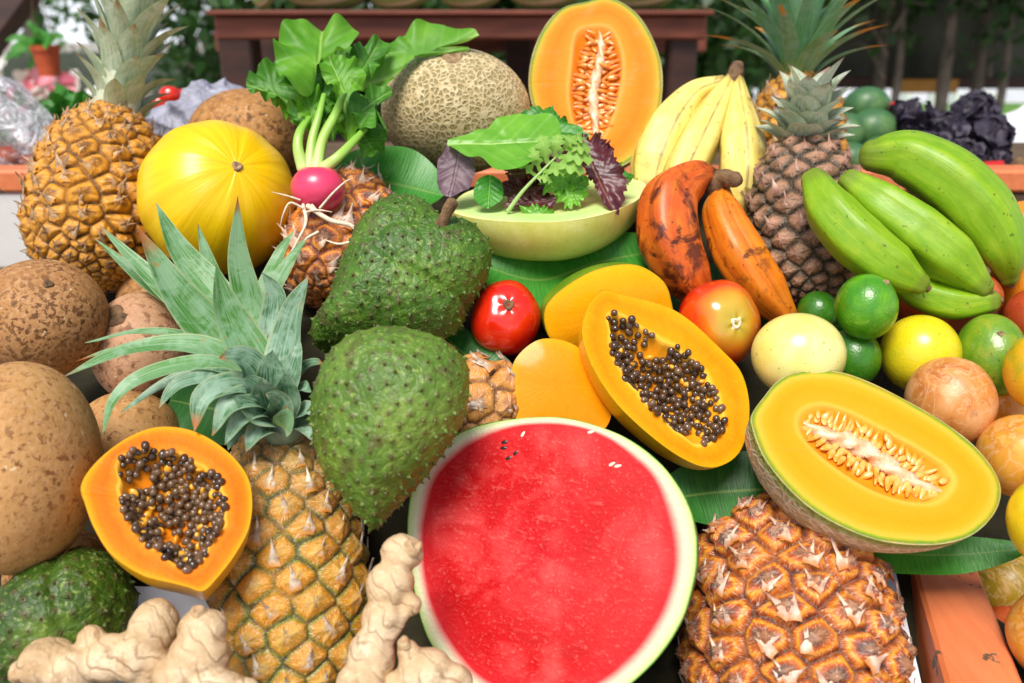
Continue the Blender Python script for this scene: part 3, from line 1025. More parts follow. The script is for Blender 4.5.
def crown(root, base, axis, n, length, width, mat, spread=(0.15, 1.25), droop=.5, seed=0, curl=.25, stub=.02, stem_len=None, taper=1.0, lens=None):
    """rosette of leaves, each a sub-part of the crown"""
    a = unit(axis)
    e1, e2 = basis(a)
    rr = np.random.default_rng(seed)
    sl = length * .22 if stem_len is None else stem_len
    V, F, At = tube([base - a * .01, base + a * (sl + .003)], [stub, stub * .5], 12, 8)
    At = {'t': At['t'] * .1, 's': At['u'] * 0, 'k': At['u'] * 0 + .5}
    cr = mk('crown', V, F, mat, root, At, loc=base)
    for i in range(n):
        f = i / max(n - 1, 1)          # 0 outer/lower, 1 inner/upper
        ang = i * 2.39996 + rr.normal(0, .12)
        sp = spread[1] + (spread[0] - spread[1]) * f ** .8 + rr.normal(0, .06)
        rd = e1 * math.cos(ang) + e2 * math.sin(ang)
        d0 = a * math.cos(sp * .55) + rd * math.sin(sp * .55)
        Lf = length * (.45 + .55 * math.sin((.12 + .75 * f) * PI)) * (.85 + .3 * rr.random())
        if lens is not None:
            Lf = length * (lens[0] + (lens[1] - lens[0]) * f) * (.85 + .3 * rr.random())
        p0 = base + a * (sl * f) + rd * stub * (.8 - .4 * f)
        pts = [p0]
        dcur = d0
        for j in range(4):
            pts.append(pts[-1] + dcur * Lf / 4)
            dcur = unit(dcur + rd * (sp * .28) - UP * droop * (1 - f) * .3 + e1 * rr.normal(0, .06) + e2 * rr.normal(0, .06))
        nh = unit(a * math.sin(sp) - rd * math.cos(sp) + 1e-3)
        V, F, At = strip(pts, width * (.8 + .4 * rr.random()), 14, 5, nh, curl, seed=i)
        mk('leaf', V, F, mat, cr, At, loc=p0)
    return cr


# =================================================================== SETTING
def structure(o, kind='structure'):
    o['kind'] = kind
    return o


k = Mt('dusty_ground')
c = k.ramp(k.noise(.8, 5), [(.3, '#8a8478'), (.7, '#b4ada0')])
mg = k.fin(c, .9, k.bump(k.noise(20, 4), .3, .01))
g = 120.0
V = [(-g, -g, 0), (g, -g, 0), (g, g, 0), (-g, g, 0)]
structure(mk('ground', V, [[0, 1, 2, 3]], mg))
k = Mt('lawn')
ml = k.fin(k.ramp(k.noise(3, 5), [(.3, '#3d6a1c'), (.7, '#6f9a34')]), .9, k.bump(k.noise(40, 4), .5, .02))
xs = np.linspace(-30, 30, 40)
V, F = [], []
for i, x in enumerate(xs):
    for j, y in enumerate((7.5 + .3 * math.sin(x), 40)):
        V.append((x, y, .02 + .004 * (i % 2)))
for i in range(39):
    F.append([i * 2, i * 2 + 2, i * 2 + 3, i * 2 + 1])
structure(mk('lawn', V, F, ml))

# ------------------------------------------------------------------ the stall
Z0 = .98            # front tray floor
stall = thing('fruit_stall', 'orange painted wooden market stall with white boards holding the piled fruit', 'market stall', (0, .85, 0))
Ax = np.eye(3)


def sbox(name, x0, x1, y0, y1, z0, z1, mat, bev=.004, parent=stall):
    c = np.array([(x0 + x1) / 2, (y0 + y1) / 2, (z0 + z1) / 2])
    V, F, A = box(c, (x1 - x0) / 2, (y1 - y0) / 2, (z1 - z0) / 2, bev)
    return mk(name, V, F, mat, parent, A, smooth=False, loc=c)


sbox('tray_floor', -1.1, 1.1, .16, .80, Z0 - .03, Z0, M['white_board'])
# sloping display board behind
p0, p1 = np.array([0, .62, Z0 - .02]), np.array([0, 1.20, 1.17])
dv = unit(p1 - p0)
nv_ = np.cross(np.array([1., 0, 0]), dv)
V, F, A = box((p0 + p1) / 2, 1.1, np.linalg.norm(p1 - p0) / 2, .012, .003, [np.array([1., 0, 0]), dv, nv_])
mk('sloping_board', V, F, M['brown_board'], stall, smooth=False, loc=(p0 + p1) / 2)
sbox('shelf_step', -.34, .42, 1.0, 1.19, 1.06, 1.235, M['brown_board'])
sbox('riser', -1.1, -.42, 1.20, 1.225, 1.0, 1.285, M['white_board'])
sbox('riser', -.418, 1.1, 1.20, 1.225, 1.0, 1.285, M['brown_board'])
sbox('rail', -1.1, 1.1, 1.195, 1.25, 1.287, 1.318, M['orange_wood'])
sbox('shelf', -1.1, 1.1, 1.252, 1.75, 1.265, 1.29, M['brown_board'])
sbox('rail', -1.1, 1.1, .10, .155, .94, 1.07, M['orange_wood'])
for x in (-1.0, 1.0):
    for y in (.2, 1.7):
        sbox('leg', x - .035, x + .035, y - .035, y + .035, 0.0, .93 if y < 1 else 1.26, M['orange_wood'])
# the divider board whose end shows at the lower right
A0, A1 = P(912.6, 563, .733), P(945.8, 683, .60)
B0 = P(970.6, 565, .733)
dd = unit((A1 - A0) * np.array([1, 1, 0]))
sd = np.cross(UP, dd)
w_ = .0525
far, near = A0 - dd * .04, A0 + dd * .40
cm = (far + near) / 2
half_w = w_ / 2
sgn = 1 if np.dot(sd, CX) > 0 else -1
cm = cm + sd * sgn * half_w
hh = .045
cm[2] = A0[2] - hh
V, F, A = box(cm, np.linalg.norm(near - far) / 2, half_w, hh, .003, [dd, sd, UP])
mk('divider', V, F, M['orange_wood'], stall, smooth=False, loc=cm)

# white paper on the tray
def sheet(name, label, pts_px, d0, d1, mat, amp, seed, cat='paper'):
    # four corners (px, py, d), bilinear with crumples
    q = [P(*p) for p in pts_px]
    n_ = 40
    u, v = np.meshgrid(np.linspace(0, 1, n_), np.linspace(0, 1, n_))
    u, v = u.ravel()[:, None], v.ravel()[:, None]
    V = (1 - v) * ((1 - u) * q[0] + u * q[1]) + v * ((1 - u) * q[3] + u * q[2])
    nn = unit(np.cross(q[1] - q[0], q[3] - q[0]))
    h = lump(V, 70, seed, 5) + .5 * lump(V, 160, seed + 1, 5)
    V = V + nn * (amp * h)[:, None]
    c = V.mean(0)
    o = mk(name, V, gridF(n_, n_, False), mat, None, loc=c)
    tag(o, label, cat)
    return o


sheet('lining_paper', 'white lining paper beside the orange divider board, under the reddish pineapple', [(840, 560, .76), (893, 560, .745), (925, 700, .63), (840, 700, .63)], 0, 0, M['paper'], .0025, 5)
sheet('lining_paper', 'white lining paper showing between halved papaya and ginger roots', [(110, 585, .70), (215, 585, .70), (230, 690, .63), (90, 690, .63)], 0, 0, M['paper'], .004, 9)

# =================================================================== FRUIT
# ---- watermelon
wo = [(408, 512), (417, 475), (441, 446), (470, 428), (512, 419), (557, 417), (595, 425), (632, 441), (665, 468), (690, 508), (698, 553), (690, 599), (674, 636), (649, 668), (615, 695), (570, 712), (530, 714), (490, 703), (462, 683), (441, 659), (425, 632), (415, 595), (409, 557)]
wi = [(425, 566), (425, 524), (437, 479), (470, 446), (512, 428), (557, 425), (595, 433), (626, 452), (653, 479), (668, 520), (674, 562), (664, 603), (645, 637), (622, 663), (590, 685), (550, 694), (510, 690), (475, 670), (446, 632), (431, 599)]
rind, face, inf = half_mesh(wo, (553, 560, .615), (-.30, .28, 1), .115, wi, 0, 160, wob=.0009, seed=2, pw=.45)
wm = thing('watermelon_half', 'big halved watermelon with red flesh facing out, pale rim and dark rind', 'watermelon', (inf['P0'][0], inf['P0'][1] + .03, rind[0][:, 2].min()))
mk('rind', *rind[:2], M['watermelon_rind'], wm, rind[2], loc=inf['P0'])
mk('flesh', *face[:2], M['watermelon_flesh'], wm, face[2], loc=inf['P0'])


def seed_mesh(l, w, h, mat, name='seed', nr=12, ns=14, tear=.35):
    S, U, W = sphere_pts(nr, ns)
    V = S.copy()
    k_ = 1 - tear * (V[:, 2] + 1) / 2
    V = np.stack([V[:, 0] * w * k_, V[:, 1] * h * k_, V[:, 2] * l], -1)
    o = mk(name, V, gridF(nr, ns), mat, None)
    COL.objects.unlink(o)
    return o


from mathutils import Matrix, Vector


def quat(xa, ya, za):
    return Matrix(((xa[0], ya[0], za[0]), (xa[1], ya[1], za[1]), (xa[2], ya[2], za[2]))).to_quaternion()


ws = seed_mesh(.0030, .0017, .0010, M['seed_black'])
ww = seed_mesh(.0027, .0014, .0007, M['seed_white'])
for (x, y, kind, rot) in [(505, 442, 0, 1.3), (504, 448, 0, 1.5), (516, 453, 0, .9), (509, 458, 0, 1.2), (523, 434, 1, .6), (591, 432, 1, 1.4), (612, 464, 1, 1.1), (618, 466, 1, 1.4)]:
    p = onplane([(x, y)], inf['P0'], inf['n'])[0] + inf['n'] * -.0001
    ax = inf['e1'] * math.sin(rot) + inf['e2'] * math.cos(rot)
    o = copy_to(ww if kind else ws, wm, p, quat(np.cross(inf['n'], ax), inf['n'], ax))


# ---- papayas
def papaya(label, outline, cav, at, ncam, D, fl, skin, seed, dip=.027, nseed=99, extra=150, srad=.0030, shift=(0, 0)):
    rind, face, inf = half_mesh(outline, at, ncam, D, cav, dip, 160, wob=.0007, seed=seed, inner_amp=.0022, pw=.45, ij=.05)
    o = thing('papaya_half', label, 'papaya', (inf['P0'][0], inf['P0'][1] + .02, rind[0][:, 2].min()))
    mk('skin', *rind[:2], skin, o, rind[2], loc=inf['P0'])
    fo = mk('flesh', *face[:2], fl, o, face[2], loc=inf['P0'])
    sm = seed_mesh(srad, srad * .92, srad * .92, M['papaya_seed'], tear=.1)
    pm = seed_mesh(srad * 1.1, srad, srad * .8, M['pulp'], 'pulp_lump', tear=.1)
    rr = np.random.default_rng(seed)
    th, rI = inf['th'], inf['rI']
    pts = []
    tries = 0
    tot = nseed + extra
    while len(pts) < tot and tries < 40000:
        tries += 1
        a_ = rr.random() * 2 * PI - PI
        q = math.sqrt(rr.random()) * 1.0
        R_ = np.interp(a_, th, rI) * q
        p2 = inf['cI'] + np.array([math.cos(a_), math.sin(a_)]) * R_
        h = -dip * (1 - q ** 2.2) ** .8
        hh = h + srad * (.35 if len(pts) < tot * .75 else 1.5 + .9 * rr.random())
        dmin = 1.5 * srad
        if any((p2[0] - b[0]) ** 2 + (p2[1] - b[1]) ** 2 + (hh - b[2]) ** 2 < dmin ** 2 for b in pts):
            continue
        # bare pulp showing in patches
        if lump(np.array([[p2[0], p2[1], 0]]), 190, seed + 8)[0] > .20 and q > .3:
            continue
        pts.append((p2[0], p2[1], hh))
    pts.sort(key=lambda b: -b[2])
    S, U, W = sphere_pts(8, 10)
    rest = []
    for i, b in enumerate(pts):
        p = inf['P0'] + inf['e1'] * b[0] + inf['e2'] * b[1] + inf['n'] * b[2]
        if i < nseed:
            r_ = unit(rr.normal(size=3))
            e1_, e2_ = basis(r_)
            s_ = .72 + .5 * rr.random()
            copy_to(sm, o, p, quat(e1_, e2_, r_), (s_, s_, s_ * (.9 + .3 * rr.random())))
        else:
            rest.append((p + S * srad * .95, gridF(8, 10), {}))
    if rest:
        V, F, A = joinm(rest)
        structure(mk('seed_bed', V, F, M['papaya_seed'], o, loc=inf['P0']), 'stuff')
    # bits of pulp
    for i in range(42):
        a_ = rr.random() * 2 * PI - PI
        q = .4 + .55 * rr.random()
        R_ = np.interp(a_, th, rI) * q
        p2 = inf['cI'] + np.array([math.cos(a_), math.sin(a_)]) * R_
        h = -dip * (1 - q ** 2.2) ** .8 + srad * .5
        p = inf['P0'] + inf['e1'] * p2[0] + inf['e2'] * p2[1] + inf['n'] * h
        r_ = unit(rr.normal(size=3))
        e1_, e2_ = basis(r_)
        copy_to(pm, o, p, quat(e1_, e2_, r_), (.6 + .9 * rr.random(), .6 + 1.0 * rr.random(), .5 + .6 * rr.random()))
    return o


papaya('halved papaya with deep orange flesh beside the long pineapple, resting above ginger roots',
       [(81, 484), (99, 459), (129, 437), (159, 427), (193, 431), (223, 448), (245, 472), (252, 497), (249, 527), (236, 553), (217, 578), (203, 591), (188, 587), (172, 583), (142, 575), (112, 555), (95, 530), (85, 505)],
       [(118, 467), (129, 454), (150, 450), (189, 459), (219, 480), (225, 515), (214, 540), (190, 568), (166, 558), (140, 536), (123, 506)],
       (168, 512, .575), (.26, .68, 1), .060, M['papaya_flesh_red'], M['papaya_skin'], 3)
papaya('long halved papaya with golden flesh and seeds, between tomatoes and watermelon',
       [(604, 290), (624, 295), (656, 303), (676, 311), (698, 327), (722, 350), (741, 372), (749, 402), (747, 432), (738, 454), (720, 466), (700, 466), (672, 452), (640, 427), (613, 399), (592, 366), (582, 335), (586, 310), (595, 296)],
       [(611, 318), (625, 317), (655, 336), (682, 352), (706, 376), (721, 405), (721, 430), (712, 443), (695, 443), (675, 430), (648, 405), (624, 375), (610, 345)],
       (664, 380, .685), (.22, .42, 1), .05, M['papaya_flesh_yellow'], M['papaya_skin'], 5, srad=.0033)


# ---- mango halves
def cut_half(name, label, cat, outline, at, ncam, D, fl, skin, inner=None, dip=0.0, group=None, nm=('skin', 'flesh'), wob=.0008, seed=0, pw=1.0, bulge=0.0):
    rind, face, inf = half_mesh(outline, at, ncam, D, inner, dip, 144, wob=wob, seed=seed, pw=pw, bulge=bulge)
    o = thing(name, label, cat, (inf['P0'][0], inf['P0'][1] + .02, rind[0][:, 2].min()), group)
    mk(nm[0], *rind[:2], skin, o, rind[2], loc=inf['P0'])
    mk(nm[1], *face[:2], fl, o, face[2], loc=inf['P0'])
    return o, inf


cut_half('mango_half', 'halved mango with green skin edge, partly behind the long papaya', 'mango',
         [(545, 308), (569, 284), (601, 268), (636, 265), (662, 280), (671, 300), (672, 325), (650, 345), (615, 350), (575, 347), (550, 338)],
         (610, 308, .755), (.22, -.26, 1), .046, M['mango_flesh'], M['mango_skin'], seed=4, pw=.3, wob=.0012, bulge=.008)
cut_half('mango_half', 'halved mango with smooth orange flesh, above the watermelon rim', 'mango',
         [(514, 362), (528, 346), (545, 339), (569, 343), (590, 358), (605, 383), (612, 410), (600, 432), (560, 437), (525, 430), (512, 408), (511, 383)],
         (558, 388, .70), (.1, .2, 1), .035, M['mango_flesh_deep'], M['mango_skin_yellow'], seed=6, wob=.0022, bulge=.006)


# ---- cantaloupes
def melon_inside(o, inf, c0, c1, w0, mat_seed, n_side, layers, seed, sl=.0062, ridge_w=.006, spread=.5):
    """pale strings along the middle and rows of seeds each side"""
    n, P0 = inf['n'], inf['P0']
    a0, a1 = onplane([c0, c1], P0, n)
    rr = np.random.default_rng(seed)
    ax = unit(a1 - a0)
    sdv = np.cross(n, ax)
    L = np.linalg.norm(a1 - a0)
    pts = [a0 + ax * L * t + sdv * .003 * math.sin(t * 9 + seed) - n * (.004 + .003 * math.sin(t * 3.1)) for t in np.linspace(0.02, .98, 9)]
    rs = [ridge_w * x for x in (.3, .7, .9, 1.1, .9, 1.1, .9, .6, .25)]
    V, F, A = tube(pts, rs, 12, 60, lambda u, t: 1 + .25 * np.sin(u * 3 + t * 40) + .15 * np.sin(u * 5 + t * 90))
    mk('pulp_strings', V, F, M['placenta'], o, A, loc=P0)
    sm = seed_mesh(sl, sl * .40, sl * .26, mat_seed, tear=.4)
    for side in (-1, 1):
        for ly in range(layers):
            for i in range(n_side):
                t = (i + .5) / n_side * .96 + .02 + rr.normal(0, .006)
                ww_ = w0 * math.sin(min(max(t, .06), .94) * PI) ** .5
                off = ridge_w * .7 + (ly + .45) / layers * max(ww_ - ridge_w * .7, .003) + rr.normal(0, .0006)
                h = -.0075 + .0045 * (ly / max(layers - 1, 1)) + rr.normal(0, .0014)
                p = a0 + ax * L * t + sdv * side * off + n * h
                dv_ = unit(sdv * side + ax * (spread * (t - .5) * 2 + rr.normal(0, .42)) + n * (.15 + rr.normal(0, .30)))
                xa = unit(np.cross(n, dv_))
                ya = np.cross(dv_, xa)
                copy_to(sm, o, p, quat(xa, ya, -dv_), (.75 + .5 * rr.random(), 1, .7 + .5 * rr.random()))


o, inf = cut_half('cantaloupe_half', 'halved cantaloupe with netted rind lying on the orange divider board', 'melon',
                  [(752, 428), (766, 461), (799, 499), (836, 524), (881, 541), (931, 545), (968, 537), (992, 517), (1001, 494), (995, 472), (973, 445), (940, 420), (902, 398), (865, 380), (835, 371), (801, 371), (779, 380), (763, 398), (752, 414)],
                  (876, 460, .635), (.08, .62, 1), .075, M['melon_flesh'], M['net_rind'],
                  [(800, 412), (820, 404), (850, 412), (890, 433), (925, 452), (950, 470), (953, 488), (935, 503), (905, 502), (870, 490), (835, 468), (808, 445), (797, 427)], .010, nm=('rind', 'flesh'), seed=7, pw=.62)
melon_inside(o, inf, (803, 416), (948, 492), .021, M['melon_seed'], 22, 3, 4, sl=.0068, ridge_w=.0066)
o, inf = cut_half('cantaloupe_half', 'halved cantaloupe standing upright behind salad leaves, its cut side showing seeds', 'melon',
                  [(586, 2), (608, -3), (634, 11), (652, 37), (662, 70), (660, 108), (646, 143), (628, 163), (610, 167), (585, 158), (560, 140), (538, 117), (529, 89), (532, 56), (545, 26), (563, 8)],
                  (595, 82, .96), (-.16, .12, 1), .075, M['melon_flesh_deep'], M['net_rind'],
                  [(576, 33), (593, 26), (612, 30), (622, 56), (621, 85), (612, 119), (597, 145), (577, 134), (569, 100), (571, 67)], .012, nm=('rind', 'flesh'), seed=8, pw=.7)
melon_inside(o, inf, (600, 28), (592, 145), .026, M['melon_seed_deep'], 24, 2, 6, sl=.0078, ridge_w=.0055)

o = round_fruit('cantaloupe', 'whole netted cantaloupe behind the radish leaves, stem scar on top', 'melon', 456, 113, 75, 63, .97, M['netted'], (0.0, .62, .8), rz=72, amp=.01, dimple=.02, dw=.06, stem=(M['scar'], .0105, .003, 'stem_scar'))

# ---- honeydew
o, inf = cut_half('honeydew_half', 'halved pale green honeydew melon holding the mixed salad leaves', 'melon',
                  [(452, 208), (468, 192), (520, 180), (575, 176), (625, 177), (645, 184), (641, 197), (612, 212), (570, 221), (520, 222), (480, 219), (457, 214)],
                  (548, 200, .835), (-.04, 1.0, .40), .051, M['honeydew_flesh'], M['honeydew_skin'],
                  [(510, 200), (540, 193), (575, 193), (600, 200), (575, 210), (540, 213)], .002, seed=9, pw=.55)

# ---- yellow melon
def ridges(U, W, S):
    return 1 + .008 * np.sin(U * 2 * PI * 11) * np.sin(W * PI) ** .7 + .002 * np.sin(U * 2 * PI * 23 + 1) * np.exp(-(W / .5) ** 2)


round_fruit('yellow_melon', 'bright yellow round melon with small stem scar, beside the pink radish', 'melon', 219, 199, 81, 77, .86, M['yellow_melon'], (.66, .36, 1), rz=80, amp=.006, f=ridges, dimple=.07, dw=.16, stem=(M['scar'], .0050, .003, 'stem_scar'))

# ---- mammee apples
g_m = 'large brown mammee apples'
round_fruit('mammee_apple', 'heavily speckled brown mammee apple under the orange pineapple', 'mammee apple', 44, 318, 71, 59, .72, M['mammee_spot'], (.45, .55, .7), rz=60, amp=.02, seed=1, group=g_m, dimple=.04, dw=.1, stem=(M['stem'], .004, .002, 'stem_scar'))
round_fruit('mammee_apple', 'largest tan mammee apple with rough scar, beside the deep orange papaya', 'mammee apple', 20, 467, 86, 107, .60, M['mammee_tan'], (-.02, .24, 1), rz=88, amp=.02, seed=2, dimple=.05, dw=.1, group=g_m, stem=(M['stem'], .008, .002, 'stem_scar'))
round_fruit('mammee_apple', 'pale mammee apple behind the long pineapple leaves', 'mammee apple', 143, 348, 54, 56, .77, M['mammee_pale'], (-.35, .75, 1), amp=.015, seed=3, dimple=.06, dw=.12, group=g_m, stem=(M['stem'], .012, .003, 'stem_scar'))
round_fruit('mammee_apple', 'dusty brown mammee apple behind the yellow melon', 'mammee apple', 250, 140, 64, 51, .98, M['mammee_back'], (.2, .8, .6), amp=.012, seed=4, group=g_m)
round_fruit('mammee_apple', 'brown mammee apple just above the deep orange papaya', 'mammee apple', 128, 438, 58, 48, .72, M['mammee_tan'], (.2, .8, .6), amp=.012, seed=5, group=g_m)
round_fruit('mammee_apple', 'mostly hidden mammee apple between speckled mammee and yellow melon', 'mammee apple', 165, 305, 50, 42, .92, M['mammee_back'], (.2, .8, .6), amp=.012, seed=6, group=g_m)
round_fruit('mammee_apple', 'shaded mammee apple tucked under the largest tan mammee', 'mammee apple', 62, 575, 62, 48, .70, M['mammee_back'], (.2, .8, .6), amp=.012, seed=7, group=g_m)


# ---- soursops
def soursop(label, outline, at, ncam, T, mat, seed, n_spine=330, stem=None, pole=None, amp=.0025, group='soursops', sh=.0032):
    V, F, A = inflate(outline, at, ncam, T, 170, 110, pw=.92)
    N = normals(V, F)
    if np.dot(N[85 * 170 // 2], V[85 * 170 // 2] - V.mean(0)) < 0:
        N = -N
    cen = V.mean(0)
    flip = np.sign(np.sum(N * (V - cen), 1).mean())
    N = N * flip
    rr = np.random.default_rng(seed)
    V = V + N * (amp * 2.4 * lump(V, 42, seed, 8) + .0012 * lump(V, 130, seed + 5, 8) + .0007 * lump(V, 260, seed + 1, 10))[:, None]
    V = V - N * (.0035 * np.exp(-(lump(V, 36, seed + 9, 4) / .05) ** 2))[:, None]
    pts = []
    idx = rr.permutation(len(V))
    mind = .0086
    for i in idx:
        if len(pts) >= n_spine * 2:
            break
        p = V[i]
        if all((p[0] - b[0]) ** 2 + (p[1] - b[1]) ** 2 + (p[2] - b[2]) ** 2 > mind ** 2 for b, _ in pts):
            pts.append((p, N[i]))
    PT = np.array([p for p, _ in pts])
    # little swelling under each spine
    d2 = np.full(len(V), 9.0)
    for p in PT:
        d2 = np.minimum(d2, ((V - p) ** 2).sum(1))
    sw = np.exp(-d2 / (2 * .0026 ** 2))
    V = V + N * (.0012 * sw)[:, None]
    A['ring'] = np.exp(-d2 / (2 * .0016 ** 2))
    A['tip'] = np.zeros(len(V))
    parts = [(V, F, A)]
    for p, nn in pts:
        e1, e2 = basis(nn)
        s = sh * (.6 + .7 * rr.random())
        bend = (e1 * rr.normal(0, .25) + e2 * rr.normal(0, .25) - CY * .35) * s
        u = np.arange(6) / 6 * 2 * PI
        ring = lambda r_, h_: p + nn * h_ + bend * (h_ / s) ** 2 + (e1 * np.cos(u)[:, None] + e2 * np.sin(u)[:, None]) * r_
        vv = np.concatenate([ring(s * .62, 0.0), ring(s * .36, s * .45), ring(s * .2, s * .75), ring(s * .03, s * 1.0)])
        parts.append((vv, gridF(4, 6), {'tip': np.repeat([0, .3, .7, 1], 6), 'ring': np.zeros(24)}))
    V, F, A = joinm(parts)
    o = thing('soursop', label, 'soursop', (cen[0], cen[1], V[:, 2].min()), group)
    mk('skin', V, F, mat, o, A, loc=cen)
    if stem:
        pp, rs = stem
        Vs, Fs, As = tube([P(*q) for q in pp], rs, 10, 14, lambda u, t: 1 + .12 * np.sin(u * 4 + t * 9))
        mk('stem', Vs, Fs, M['stem'], o, As)
    return o


soursop('dark green spiny soursop with short brown stem, beside the honeydew',
        [(310, 326), (324, 307), (340, 275), (355, 239), (371, 214), (395, 200), (423, 204), (442, 221), (470, 226), (489, 248), (488, 275), (470, 303), (455, 326), (430, 340), (405, 345), (375, 347), (345, 352), (320, 354), (309, 340)],
        (402, 285, .735), (-.05, .3, 1), .048, M['soursop_dark'], 11, stem=([(441, 226, .715), (446, 214, .712), (452, 203, .71)], [.0055, .0045, .0052]))
soursop('light green soursop tapering down over the long pineapple',
        [(359, 336), (391, 330), (427, 338), (450, 350), (464, 374), (462, 405), (450, 437), (430, 472), (402, 512), (384, 533), (372, 535), (360, 523), (346, 500), (322, 467), (312, 430), (312, 393), (324, 366), (340, 348)],
        (388, 420, .605), (0, .1, 1), .041, M['soursop_light'], 12)
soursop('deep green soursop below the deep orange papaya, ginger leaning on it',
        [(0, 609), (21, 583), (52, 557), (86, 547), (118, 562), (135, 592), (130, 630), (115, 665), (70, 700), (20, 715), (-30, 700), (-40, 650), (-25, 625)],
        (50, 630, .60), (0, .25, 1), .05, M['soursop_deep'], 13)


# ---- pineapples
def pineapple(label, loc, grp='pineapples'):
    return thing('pineapple', label, 'pineapple', loc, grp)


top, base = P(280, 404, .70), P(300, 735, .62)
pf = pineapple('long golden pineapple with spread fresh crown, lying in front between papaya and watermelon', base)
pineapple_body(pf, top, base, .062, 11, M['pine_front'], taper=.28, seed=1, bsize=.5, blift=.25, A=.072, jit=.085, prof=(2.4, .55))
# its crown, leaf by leaf
cb = P(272, 408, .66)
Vc, Fc, Ac = tube([P(284, 428, .655), P(268, 390, .67), P(250, 340, .70)], [.017, .014, .006], 14, 12)
cr = mk('crown', Vc, Fc, M['crown_blue'], pf, {'t': Ac['t'] * .1, 's': Ac['u'] * 0, 'k': Ac['u'] * 0 + .5}, loc=cb)
LV = [  # points (px, py, d) base -> tip, half width px, material, fold, normal hint (cam)
    ([(245, 350, .70), (205, 320, .72), (160, 285, .73), (99, 225, .735)], 14, 0, (.3, .5, 1)),
    ([(245, 345, .71), (200, 315, .735), (150, 285, .75), (94, 238, .76)], 11, 0, (.4, .6, 1)),
    ([(245, 372, .68), (215, 338, .68), (175, 290, .67), (137, 226, .66)], 21, 0, (.4, .35, 1)),
    ([(245, 335, .71), (212, 290, .73), (180, 250, .735), (156, 203, .73)], 15, 0, (.3, .3, 1)),
    ([(256, 345, .70), (252, 310, .71), (240, 255, .70), (238, 196, .68)], 15, 0, (-.1, .3, 1)),
    ([(240, 335, .72), (222, 300, .735), (208, 260, .74), (198, 224, .74)], 9, 0, (.1, .3, 1)),
    ([(262, 380, .67), (248, 350, .67), (228, 310, .665), (216, 264, .655)], 19, 0, (.25, .3, 1)),
    ([(282, 385, .66), (290, 345, .665), (298, 308, .66), (309, 275, .65)], 18, 1, (-.5, .3, 1)),
    ([(270, 365, .69), (276, 325, .70), (277, 295, .70), (262, 272, .695)], 14, 1, (-.3, .3, 1)),
    ([(262, 335, .73), (272, 295, .75), (290, 262, .765), (311, 232, .77)], 9, 0, (-.2, .5, 1)),
    ([(258, 330, .74), (266, 290, .76), (280, 255, .78), (294, 230, .785)], 9, 0, (-.2, .5, 1)),
    ([(240, 360, .70), (190, 338, .70), (135, 333, .69), (85, 343, .67)], 7, 0, (0, .9, .6)),
    ([(250, 372, .67), (200, 348, .66), (130, 350, .645), (62, 378, .62)], 13, 0, (0, .8, .7)),
    ([(245, 365, .69), (180, 345, .69), (120, 350, .68), (68, 364, .66)], 7, 0, (0, .9, .5)),
    ([(255, 382, .66), (205, 365, .64), (150, 375, .625), (115, 400, .615), (102, 435, .61)], 11, 0, (0, .8, .7)),
    ([(255, 385, .665), (205, 376, .655), (160, 388, .645), (121, 413, .64)], 9, 1, (0, .8, .7)),
    ([(258, 390, .655), (220, 380, .635), (180, 385, .62), (158, 410, .615)], 11, 1, (0, .8, .7)),
    ([(266, 400, .645), (235, 388, .625), (205, 398, .61), (194, 432, .605)], 15, 1, (.1, .8, .7)),
    ([(272, 412, .64), (250, 400, .62), (228, 408, .61), (212, 436, .61)], 14, 1, (.2, .8, .8)),
    ([(276, 420, .64), (260, 410, .625), (240, 420, .615), (225, 445, .615)], 12, 1, (.2, .7, .8)),
    ([(290, 392, .66), (302, 375, .66), (312, 366, .655), (323, 363, .645)], 11, 1, (-.5, .8, .6)),
    ([(288, 405, .65), (298, 393, .645), (304, 388, .64), (311, 392, .63)], 9, 1, (-.5, .8, .6)),
    ([(265, 392, .65), (250, 368, .64), (235, 358, .63), (219, 358, .62)], 15, 1, (.3, .6, 1)),
    ([(276, 400, .645), (274, 378, .635), (273, 362, .63), (273, 350, .625)], 14, 1, (0, .3, 1)),
    ([(276, 412, .64), (268, 396, .625), (264, 386, .615), (262, 378, .61)], 15, 1, (.1, .3, 1)),
    ([(284, 400, .65), (291, 378, .645), (296, 360, .645), (300, 340, .65)], 12, 1, (-.3, .3, 1)),
    ([(270, 418, .635), (256, 412, .62), (244, 404, .612), (232, 396, .605)], 14, 1, (.3, .6, 1)),
    ([(292, 415, .645), (303, 412, .635), (311, 410, .63), (318, 418, .625)], 9, 1, (-.4, .7, .8)),
    ([(262, 425, .65), (248, 424, .635), (236, 432, .625), (228, 450, .62)], 12, 1, (.2, .7, .8)),
    ([(274, 432, .64), (264, 428, .628), (254, 436, .622), (246, 452, .62)], 11, 1, (.2, .7, .8)),
    ([(296, 425, .65), (304, 424, .64), (310, 430, .632), (314, 442, .63)], 10, 1, (-.3, .7, .8)),
    ([(268, 412, .645), (258, 398, .63), (250, 386, .622), (240, 380, .615)], 15, 1, (.2, .5, 1)),
    ([(280, 420, .64), (277, 406, .625), (272, 398, .617), (266, 394, .612)], 13, 1, (.1, .4, 1)),
    ([(288, 412, .645), (290, 396, .635), (288, 384, .628), (284, 372, .622)], 13, 1, (-.1, .3, 1)),
    ([(283, 428, .63), (286, 420, .622), (287, 413, .617), (287, 406, .615)], 10, 2, (0, .2, 1)),
]
